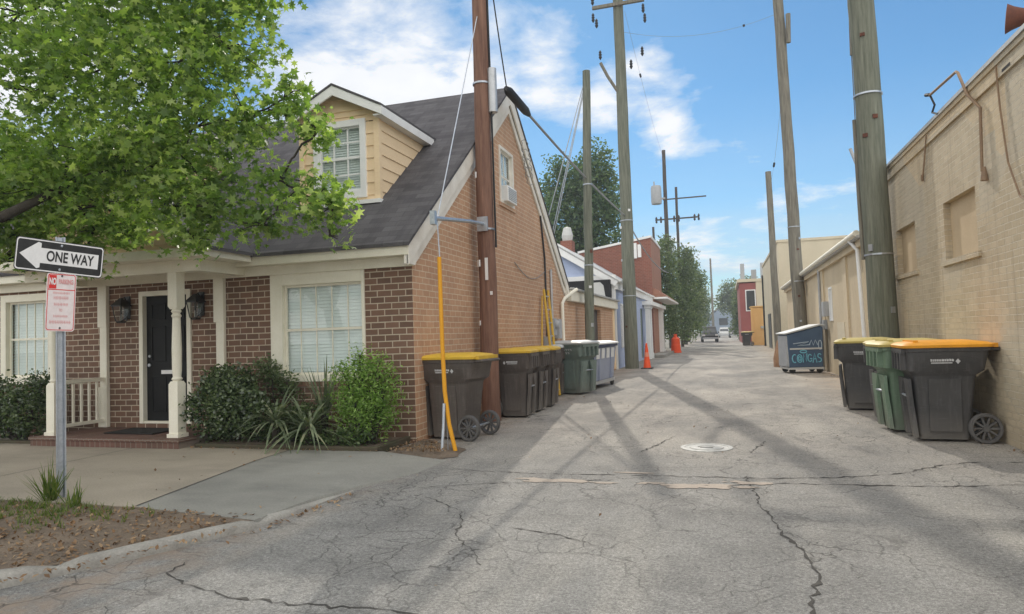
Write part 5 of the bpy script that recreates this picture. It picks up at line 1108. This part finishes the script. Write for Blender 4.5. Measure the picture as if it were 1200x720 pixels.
#@@PART4
# ------------------------------------------------------------------ foliage
def leaves(name, cent, size, mat, parent=None, normal=None, flat=.6, aspect=.55, down=.0, dirs=None, off=None):
    """kite-shaped two-triangle leaves, one island each"""
    N = len(cent); cent = np.asarray(cent, float)
    d = rng.normal(size=(N, 3)) if dirs is None else np.asarray(dirs, float) + rng.normal(size=(N, 3)) * .45
    d[:, 2] = d[:, 2] * .7 - down; d /= np.linalg.norm(d, axis=1)[:, None]
    nm = rng.normal(size=(N, 3)) * (1 - flat) + np.array([0, 0, flat]); s = np.cross(d, nm); s /= np.linalg.norm(s, axis=1)[:, None] + 1e-9
    u = np.cross(s, d)
    L = size * rng.uniform(.65, 1.25, N)[:, None]; Wd = L * aspect
    a = cent - d * L * .5; b = cent + s * Wd * .5 + u * L * .08; c = cent + d * L * .5; e = cent - s * Wd * .5 + u * L * .08
    V = np.stack([a, b, c, e], 1).reshape(-1, 3)
    return np_mesh(name, V, 4, mat, parent, off=off)
def lobed_leaves(name, cent, size, mat, parent=None, down=.35, off=None):
    """five-pointed palmate leaves drawn as one ten-sided face with a drooping tip"""
    N = len(cent); cent = np.asarray(cent, float)
    d = rng.normal(size=(N, 3)); d[:, 2] = d[:, 2] * .5 - down; d /= np.linalg.norm(d, axis=1)[:, None]
    nm = rng.normal(size=(N, 3)) * .55 + np.array([0, 0, .75]); s = np.cross(d, nm); s /= np.linalg.norm(s, axis=1)[:, None]; u = np.cross(s, d)
    L = size * rng.choice([.55, .8, 1.0, 1.35], N)[:, None] * rng.uniform(.85, 1.15, N)[:, None]
    shape = [(0, -.5, 0), (.16, -.28, .02), (.5, -.3, -.02), (.24, -.04, .03), (.42, .22, -.03), (.12, .16, .03), (0, .55, -.1), (-.12, .16, .03), (-.42, .22, -.03), (-.24, -.04, .03), (-.5, -.3, -.02), (-.16, -.28, .02)]
    V = np.stack([cent + s * L * x + d * L * y + u * L * z for x, y, z in shape], 1).reshape(-1, 3)
    return np_mesh(name, V, len(shape), mat, parent, off=off)
def sprays(blobs, n, per, spread, shell=.45, wexp=.75):
    """leaf centres in short twigs spread unevenly through a set of ellipsoids (x,y,z,rx,ry,rz)"""
    B = np.array(blobs, float); vol = B[:, 3] * B[:, 4] * B[:, 5]; pr = (vol ** wexp); pr /= pr.sum()
    k = rng.choice(len(B), n, p=pr); d = rng.normal(size=(n, 3)); d /= np.linalg.norm(d, axis=1)[:, None]
    r = rng.uniform(shell ** 2, 1, n) ** .5 * rng.uniform(.85, 1.12, n)
    c = B[k, :3] + d * r[:, None] * B[k, 3:]
    tw = d * .6 + rng.normal(size=(n, 3)) * .6; tw[:, 2] -= .2; tw /= np.linalg.norm(tw, axis=1)[:, None]
    t = rng.uniform(-1, 1, (n, per)); jit = rng.normal(size=(n, per, 3)) * spread * .38
    P = c[:, None, :] + tw[:, None, :] * t[:, :, None] * spread + jit
    keep = rng.uniform(size=(n, per)) < rng.uniform(.35, 1, (n, 1))
    return P[keep], c, tw
def limb(mb, a, b, r0, r1, n=6, wob=.12):
    a, b = Vector(a), Vector(b); L = (b - a).length; pts = []; rad = []
    for k in range(n + 1):
        t = k / n; p = a.lerp(b, t) + Vector((rnd.uniform(-1, 1), rnd.uniform(-1, 1), rnd.uniform(-1, 1) + .6 * math.sin(math.pi * t))) * wob * L * .3 * math.sin(math.pi * t)
        pts.append(p); rad.append(r0 + (r1 - r0) * t)
    mb.tube(pts, rad, 8); return pts

# street tree in the verge, its crown reaching over the house front
T0 = empty('street_tree', (-7.9, 3.9, .03), world=True); tag(T0, 'leafy green street tree with its crown hanging over the one way sign and house front', 'tree')
crown = [(-6.9, 6.2, 3.6, .7, .7, .4), (-7.7, 6.1, 3.35, .8, .7, .4), (-6.3, 6.3, 3.5, .6, .6, .4), (-8.6, 5.9, 3.4, .7, .7, .4), (-7.2, 6.3, 2.85, .6, .5, .25), (-8.4, 6.0, 2.75, .6, .5, .25), (-5.7, 6.4, 3.35, .45, .5, .35), (-8.4, 6.3, 5.7, .95, 1.1, .9), (-7.4, 6.4, 5.9, .9, 1.1, .85), (-6.4, 6.5, 5.8, .9, 1.0, .9), (-5.6, 6.5, 5.75, .75, .9, .75), (-5.0, 6.5, 5.7, .55, .7, .6),
         (-8.0, 6.2, 4.6, .95, 1.1, .75), (-6.9, 6.3, 4.8, .9, 1.0, .75), (-6.0, 6.4, 4.75, .75, .9, .7), (-5.35, 6.4, 4.85, .5, .7, .5),
         (-8.5, 6.1, 3.75, .75, 1.0, .5), (-7.5, 6.2, 3.7, .8, .9, .5), (-6.6, 6.3, 3.85, .65, .8, .55), (-5.8, 6.4, 3.95, .65, .7, .5), (-5.1, 6.45, 3.95, .45, .5, .4),
         (-4.65, 6.5, 4.15, .32, .4, .3), (-4.25, 6.55, 3.75, .28, .3, .2), (-4.75, 6.5, 3.25, .4, .45, .3), (-4.3, 6.55, 2.98, .36, .4, .25), (-4.95, 6.5, 2.75, .3, .4, .22),
         (-5.5, 6.4, 3.0, .5, .5, .32), (-6.15, 6.4, 3.05, .5, .5, .38), (-7.0, 6.3, 3.1, .55, .5, .3), (-5.85, 6.4, 2.65, .25, .3, .16), (-6.7, 6.35, 2.72, .35, .35, .22),
         (-8.2, 6.1, 3.0, .5, .6, .3), (-8.8, 6.0, 2.75, .4, .5, .25), (-4.1, 6.6, 2.9, .2, .22, .14), (-4.15, 6.6, 2.58, .1, .12, .14), (-7.35, 6.3, 2.42, .2, .3, .1), (-7.9, 6.2, 2.38, .2, .3, .09)]
crown = [(x, y, z, rx, ry, rzz) for x, y, z, rx, ry, rzz in crown]
hidden = [(-10.2, 5.0, 4.6, 1.5, 1.8, 1.3), (-9.8, 3.5, 5.8, 1.6, 1.8, 1.3), (-8.0, 3.0, 6.3, 1.7, 1.7, 1.0), (-6.6, 4.8, 7.0, 1.7, 1.6, .8), (-8.6, 5.5, 7.1, 1.6, 1.6, .8)]
mb = MB()
trunk = [(-7.9, 3.9, -.1), (-7.92, 3.95, .5), (-7.98, 4.05, 1.3), (-8.05, 4.25, 2.1)]
mb.tube(trunk, [.26, .2, .175, .16], 14); top = trunk[-1]
mb.build('trunk', M['bark'], T0, smooth=60)
limbs = MB()
mains = [((-8.1, 5.6, 3.4), .075), ((-7.3, 6.0, 3.3), .08), ((-8.9, 5.9, 3.2), .08), ((-9.5, 4.6, 4.2), .1), ((-7.6, 3.7, 4.6), .1), ((-8.5, 5.6, 4.6), .1)]
nodes = []
for m_, r in mains:
    pts = limb(limbs, top, m_, .085, r * .55, 6); nodes += [(Vector(m_), r * .62)] * 2 + [(pts[4], r * .7)]
for b_ in crown + hidden:
    c = Vector(b_[:3]); nd, r = min(nodes, key=lambda q: (q[0] - c).length + (1.2 if q[0].x < c.x - 2.6 else 0) + rnd.uniform(0, .4))
    r1 = min(r * .8, .045 if max(b_[3:]) > .5 else .022); pts = limb(limbs, nd, c, r1, .011, 6, .16); nodes.append((c, max(.016, r1 * .6))); nodes.append((pts[3], r1 * .8))
    for k in range(4 if b_ in crown else 1):
        d = Vector((rnd.gauss(0, 1), rnd.gauss(0, 1), rnd.gauss(0, .6))).normalized(); limb(limbs, c, c + Vector((d.x * b_[3], d.y * b_[4], d.z * b_[5])) * .85, .011, .004, 4, .2)
limbs.build('limbs', M['bark_dark'], T0, smooth=60)
P_, _, _ = sprays(crown, 3100, 15, .17, .3, .58); Q_, _, _ = sprays(hidden, 900, 10, .3, .5)
lobed_leaves('crown', np.concatenate([P_, Q_]), .094, M['leaf_tree'], T0)

def far_tree(name, x, y, label, blobs, n, per, spread, size, mat, trunk_h, r, bark='bark_dark', grp='trees along the alley', shell=.35):
    e = empty(name, (x, y, 0), world=True); tag(e, label, 'tree', grp)
    mb = MB(); zc = max(b[2] for b in blobs); mb.tube([(x, y, -.1), (x + .1, y, trunk_h), (x, y + .1, (trunk_h + zc) / 2), (x, y, zc)], [r, r * .75, r * .5, r * .12], 10)
    for b in blobs: limb(mb, (x + .05, y, min(trunk_h + rnd.uniform(0, 1), b[2])), b[:3], r * .35, r * .08, 5, .2)
    mb.build('trunk', M[bark], e, smooth=60)
    P, _, _ = sprays(blobs, n, per, spread, shell); leaves('crown', P, size, M[mat], e, flat=.45, aspect=.6, down=.25)
    return e
far_tree('evergreen_tree', -9.6, 48, 'tall dark evergreen tree rising behind the blue house and the green pole', [(-10.6, 48, 9, 2.2, 2, 3), (-9.4, 48, 10.5, 2.1, 2, 3), (-8.0, 48, 9.4, 1.6, 1.8, 3.2), (-11.2, 48, 12.6, .9, 1, 1.9), (-8.3, 48, 13.2, 1.1, 1.2, 2.2), (-9.6, 48, 12.6, 1.3, 1.2, 1.7), (-7.5, 48.2, 11.4, .9, 1, 2.1), (-12.2, 48, 10.6, 1.1, 1.2, 2.0), (-10.5, 48, 6, 2.6, 2, 2.4), (-8, 48, 6, 2, 2, 2.4)], 2600, 14, .5, .27, 'leaf_ever', 4, .4)
far_tree('evergreen_tree', -12.9, 44, 'lower dark tree at the left of the tall evergreen behind the brick gable', [(-12.6, 44, 8, 1.9, 1.8, 2.6), (-11.5, 44, 9.2, 1.2, 1.3, 2), (-13.5, 44, 6, 2.4, 2, 2.2)], 600, 13, .45, .25, 'leaf_ever', 3, .3)
tl = 'trees along the left of the alley'
far_tree('alley_tree', -4.6, 52, 'nearest dense tree beside the red brick building on the left of the alley', [(-4.2, 52, 6.6, 1.0, 1.5, 1.5), (-4.6, 52.5, 4.6, 1.6, 1.8, 1.8), (-4.3, 52, 2.4, 1.3, 1.8, 1.7), (-4.0, 52.5, 8.0, .6, .9, .7), (-5.3, 53, 7.4, 1.2, 1.2, 1.2)], 760, 13, .4, .22, 'leaf_far', 1.5, .22, grp=tl)
far_tree('alley_tree', -4.2, 60, 'second dense tree along the left of the alley in front of the transformer pole', [(-3.4, 60, 7.0, 1.3, 1.6, 1.5), (-3.6, 60, 4.8, 1.7, 1.8, 2.0), (-3.7, 60, 2.3, 1.5, 1.8, 1.8), (-4.9, 61, 8.6, 1.1, 1.2, 1.0), (-2.9, 60, 8.1, .7, .8, .6)], 800, 13, .4, .23, 'leaf_far', 1.5, .22, grp=tl)
far_tree('alley_tree', -4.0, 72, 'third tree along the left of the alley, leaning over the roadway', [(-3.3, 72, 6.4, 1.7, 1.8, 1.7), (-3.2, 72, 4.0, 1.6, 1.8, 1.8), (-3.3, 72, 2, 1.4, 1.7, 1.4), (-3.4, 72, 8.2, 1.0, 1.1, .9)], 700, 12, .45, .26, 'leaf_far', 1.5, .22, grp=tl)
far_tree('alley_tree', -4.6, 90, 'farthest tree of the left row, behind the dark off-road car', [(-4, 90, 6.5, 2.0, 2, 2.0), (-3.8, 90, 3.5, 1.8, 2, 2.2), (-4.6, 90, 8.7, 1.4, 1.5, 1.2)], 600, 12, .5, .3, 'leaf_far', 1.5, .25, grp=tl)
far_tree('distant_tree', 1.6, 150, 'broad distant tree left of centre at the end of the alley', [(1.5, 150, 9.5, 2.5, 3, 2.4), (.5, 150, 7, 2.2, 3, 2.4), (3, 150, 7, 2.6, 3, 2.8)], 500, 12, .8, .5, 'leaf_far', 4, .4, grp='distant trees')
far_tree('distant_tree', 5.0, 140, 'distant tree behind the red building at the end of the alley', [(4.6, 140, 9, 2.4, 3, 2.8), (5.5, 140, 6, 2.8, 3, 2.8)], 450, 12, .8, .5, 'leaf_far', 4, .4, grp='distant trees')
far_tree('distant_tree', -5.5, 165, 'distant tree at the left of the grey house', [(-5.5, 165, 8, 3.2, 3, 3.2), (-6, 165, 4.5, 3, 3, 3)], 420, 12, .8, .55, 'leaf_far', 3, .4, grp='distant trees')
far_tree('conical_tree', 1.7, 97, 'narrow green tree against the red building on the right of the alley', [(1.7, 97, 2.2, 1.1, 1.2, 2.0), (1.8, 97, 4.4, .9, 1, 1.8), (1.9, 97, 6.0, .6, .7, 1.4)], 380, 12, .45, .28, 'leaf_far', .8, .15, grp='distant trees')
far_tree('backdrop_tree', -22, 70, 'large tree behind the brick house roof, hidden mostly by the street tree', [(-22, 70, 8, 4, 4, 4), (-25, 70, 7, 4, 4, 4)], 500, 12, .8, .5, 'leaf_far', 4, .4, grp='distant trees')

# shrubs and plants by the house
def shrub(name, x, y, label, blobs, n, per, spread, size, mat, asp=.55, flat=.4, shell=.5, cat='shrub', lk=None, down=0.0):
    e = empty(name, (x, y, .05), world=True); tag(e, label, cat)
    mb = MB()
    for b in blobs:
        for k in range(4): limb(mb, (x + rnd.uniform(-.1, .1), y + rnd.uniform(-.06, .06), .04), (b[0] + rnd.uniform(-.5, .5) * b[3], b[1] + rnd.uniform(-.5, .5) * b[4], b[2] + b[5] * .5), .012, .004, 4, .15)
    mb.build('stems', M['bark_dark'], e)
    P, _, _ = sprays(blobs, n, per, spread, shell); P = P[P[:, 2] > .07]; P = P[P[:, 1] < YF - .03]
    leaves('foliage', P, size, M[mat], e, flat=flat, aspect=asp, down=down); return e
shrub('boxwood_shrub', -6.65, 7.95, 'dark rounded glossy-leaved shrub at the right of the porch post', [(-6.88, 7.85, .55, .3, .34, .46), (-6.5, 7.85, .55, .36, .34, .46), (-6.65, 7.95, .85, .4, .3, .28), (-6.15, 7.9, .42, .3, .3, .36)], 1700, 8, .07, .058, 'leaf_box', .6, .3, .62)
shrub('boxwood_shrub', -10.4, 7.8, 'dark leafy shrub under the left window at the left of the porch', [(-10.1, 7.75, .5, .38, .35, .45), (-10.6, 7.75, .55, .42, .35, .5), (-11.1, 7.8, .45, .4, .35, .4), (-9.95, 7.85, .82, .26, .28, .3), (-11.7, 7.8, .5, .4, .35, .45)], 1700, 8, .08, .058, 'leaf_box', .6, .3, .62)
shrub('climbing_shrub', -5.95, 8.2, 'loose light-green shrub rising above the dark shrub beside the window', [(-6.2, 8.2, 1.0, .26, .18, .2), (-5.95, 8.25, .8, .2, .16, .22)], 190, 8, .09, .06, 'leaf_far', .5, .3, .3)
shrub('nandina_shrub', -4.45, 7.9, 'bright green feathery shrub at the right end of the bed by the house corner', [(-4.5, 7.9, .45, .38, .34, .36), (-4.3, 7.95, .62, .26, .28, .32), (-4.32, 7.95, 1.1, .1, .1, .16), (-4.62, 7.95, 1.16, .1, .1, .14), (-4.8, 7.9, .98, .12, .12, .14), (-4.62, 7.95, .78, .3, .28, .3), (-4.5, 7.95, 1.02, .2, .18, .22), (-4.22, 8.0, .88, .14, .16, .2), (-4.8, 8.0, .55, .2, .2, .25)], 1150, 9, .13, .055, 'leaf_bright', .42, .55, .2, down=-.25)
shrub('low_ground_shrub', -4.6, 7.72, 'low grey-green leafy ground plant along the bed edge below the bright shrub', [(-4.65, 7.7, .2, .42, .16, .13), (-5.2, 7.72, .15, .3, .14, .1)], 260, 8, .07, .05, 'leaf_ivy', .6, .5, .2, cat='plant')
shrub('variegated_shrub', -5.55, 7.95, 'low pale-edged leafy shrub between the dark shrub and the spiky yucca', [(-5.65, 7.9, .32, .28, .25, .24), (-5.4, 8.0, .4, .26, .24, .26)], 420, 8, .09, .055, 'leaf_ivy', .4, .3, .4)
def blades(name, parent, base, specs, mat, width):
    V = []
    for (az, el, L, dr) in specs:
        p = Vector(base) + Vector((rnd.uniform(-.04, .04), rnd.uniform(-.04, .04), 0)); h = Vector((math.cos(az), math.sin(az), 0)); sd_ = Vector((-h.y, h.x, 0)); n = 6; prev = None
        for k in range(n + 1):
            t = k / n; q = p + h * (L * math.cos(el) * t) + Vector((0, 0, L * math.sin(el) * t - dr * L * t * t)); wdt = width * (1 - t ** 1.6) * (.6 + .8 * min(1, t * 3)) / 1.2 + .0015
            l, r_ = q + sd_ * wdt / 2, q - sd_ * wdt / 2
            if prev: V += [prev[0], prev[1], r_, l]
            prev = (l, r_)
    return np_mesh(name, np.array([tuple(v) for v in V]), 4, mat, parent)
def yucca(x, y, label, n, L, z0=.2, el=(35, 85), width=.045, dr=(.0, .45)):
    e = empty('yucca_plant', (x, y, .05), world=True); tag(e, label, 'plant', 'spiky plants in the bed')
    MB().tube([(x, y, .03), (x, y, z0 + .03)], [.06, .045], 8).build('stem', M['bark_dark'], e)
    blades('leaf_rosette', e, (x, y, z0), [(rnd.uniform(0, 6.28), R(rnd.uniform(*el)), L * rnd.uniform(.7, 1.1), rnd.uniform(*dr)) for _ in range(n)], M['leaf_yucca'], width)
yucca(-5.75, 7.75, 'spiky yucca with stiff arching leaves at the left below the window', 70, .8, .36, (0, 70), width=.036, dr=(.25, .85))
yucca(-5.2, 7.68, 'spiky yucca with long leaves drooping over the bed edge below the window', 60, .9, .3, (0, 75), width=.036, dr=(.3, .95))
yucca(-5.2, 8.05, 'upright tall-bladed yucca close to the wall under the window', 26, .85, .4, (60, 88), width=.035, dr=(0, .08))
bed = MB(); bed.box(-6.85, -4.12, 7.5, 7.6, 0, .1); bed.box(-4.2, -4.12, 7.6, 8.44, 0, .1)
tag(bed.build('bed_edging', M['bed_brick'], bevel=.012), 'low mossy brick edging round the planting bed below the window', 'edging')
sheet('bed_soil', [(-6.82, 7.62), (-4.22, 7.62), (-4.22, YF), (-6.82, YF)], .08, M['soil'])
bl_ = MB(); bl_.box(-18, -9.8, 7.5, 7.6, 0, .09); tag(bl_.build('bed_edging', M['bed_brick'], bevel=.012), 'low brick edging below the shrub left of the porch', 'edging')
# small tuft plant at the foot of the sign
gt = empty('grass_tuft', (-5.88, 4.66, .04), world=True); tag(gt, 'tall green grass tuft at the foot of the sign post', 'plant')
blades('blades', gt, (-5.9, 4.7, .03), [(rnd.uniform(0, 6.28), R(rnd.uniform(50, 88)), rnd.uniform(.25, .52), rnd.uniform(0, .25)) for _ in range(60)], M['grass'], .014)
gt2 = empty('grass_tuft', (-5.45, 4.6, .04), world=True); tag(gt2, 'shorter grass tuft to the right of the sign post', 'plant')
blades('blades', gt2, (-5.5, 4.6, .03), [(rnd.uniform(0, 6.28), R(rnd.uniform(45, 85)), rnd.uniform(.12, .3), rnd.uniform(0, .3)) for _ in range(34)], M['grass'], .012)
# ground cover: grass, dead leaves, weeds
def in_verge(n, x0, x1, y0, y1):
    x = rng.uniform(x0, x1, n); y = rng.uniform(y0, y1, n); cy = np.interp(x, [p[0] for p in curb_line[:9]], [p[1] + .16 for p in curb_line[:9]]); k = (y > cy) & (x < -3.62); return x[k], y[k]
x, y = in_verge(5200, -12, -3.6, 3.5, 4.62); wgt = np.clip((y - 3.75) / .8, 0, 1) * np.clip((-4.35 - x) / 1.2, 0, 1) * (np.sin(x * 3.1) * np.cos(y * 4.3 + x) * .5 + .6); k = rng.uniform(size=len(x)) < wgt * .9; x, y = x[k], y[k]
V = []
for a, b in zip(x, y):
    for _ in range(5):
        az = rnd.uniform(0, 6.28); L = rnd.uniform(.02, .06); p = Vector((a + rnd.uniform(-.02, .02), b + rnd.uniform(-.02, .02), .045)); h = Vector((math.cos(az), math.sin(az), 0)); s_ = Vector((-h.y, h.x, 0)) * .004
        t_ = p + h * L * .7 + Vector((0, 0, L)); V += [p - s_, p + s_, t_ + s_ * .3, t_ - s_ * .3]
tag(np_mesh('grass', np.array([tuple(v) for v in V]), 4, M['grass']), kind='stuff')
x, y = in_verge(5200, -11, -3.6, 2.2, 4.62); z = np.full(len(x), .056)
n_ = 420; x2 = -4.05 + rng.uniform(0, 1, n_) ** .8 * .85; y2 = 7.5 + rng.uniform(0, 1, n_) * .9; k = (x2 + (y2 - 7.5) * .6) < -3.2; x2, y2 = x2[k], y2[k]
gx_ = []
for p, q in zip(curb_line, curb_line[1:]):
    for _ in range(24): t = rnd.random(); gx_.append((p[0] + (q[0] - p[0]) * t + abs(rnd.gauss(0, .07)) + .02, p[1] + (q[1] - p[1]) * t - abs(rnd.gauss(0, .05))))
gx_ += [(XL + .05 + abs(rnd.gauss(0, .12)), rnd.uniform(8.5, 17.5)) for _ in range(160)] + [(XR - .03 - abs(rnd.gauss(0, .12)), rnd.uniform(6, 26)) for _ in range(200)]
gx_ += [(rnd.uniform(-3.2, 3), rnd.uniform(3, 20)) for _ in range(50)] + [(rnd.uniform(-7, -3.6), rnd.uniform(4.8, 7.4)) for _ in range(26)] + [(rnd.uniform(-6.9, -4.1), rnd.gauss(7.48, .04)) for _ in range(60)]
gx_ = np.array(gx_)
cen = np.concatenate([np.stack([x, y, z], 1), np.stack([x2, y2, np.full(len(x2), .066)], 1), np.stack([gx_[:, 0], gx_[:, 1], np.where((gx_[:, 0] < -3.5) & (gx_[:, 1] < 7.6), .062, .012)], 1)])
tag(leaves('leaf_litter', cen, .042, M['dead'], flat=.86, aspect=.55), kind='stuff')
# ------------------------------------------------------------------ air
t = NT('thin_haze'); pv = t.n('VolumePrincipled'); pv.inputs['Color'].default_value = (.86, .92, 1, 1); pv.inputs['Density'].default_value = .0011; pv.inputs['Anisotropy'].default_value = .2
t.t.links.new(pv.outputs[0], t.out.inputs['Volume'])
tag(MB().box(-60, 60, -20, 230, -1.1, 24).build('haze', t.mat), kind='stuff')
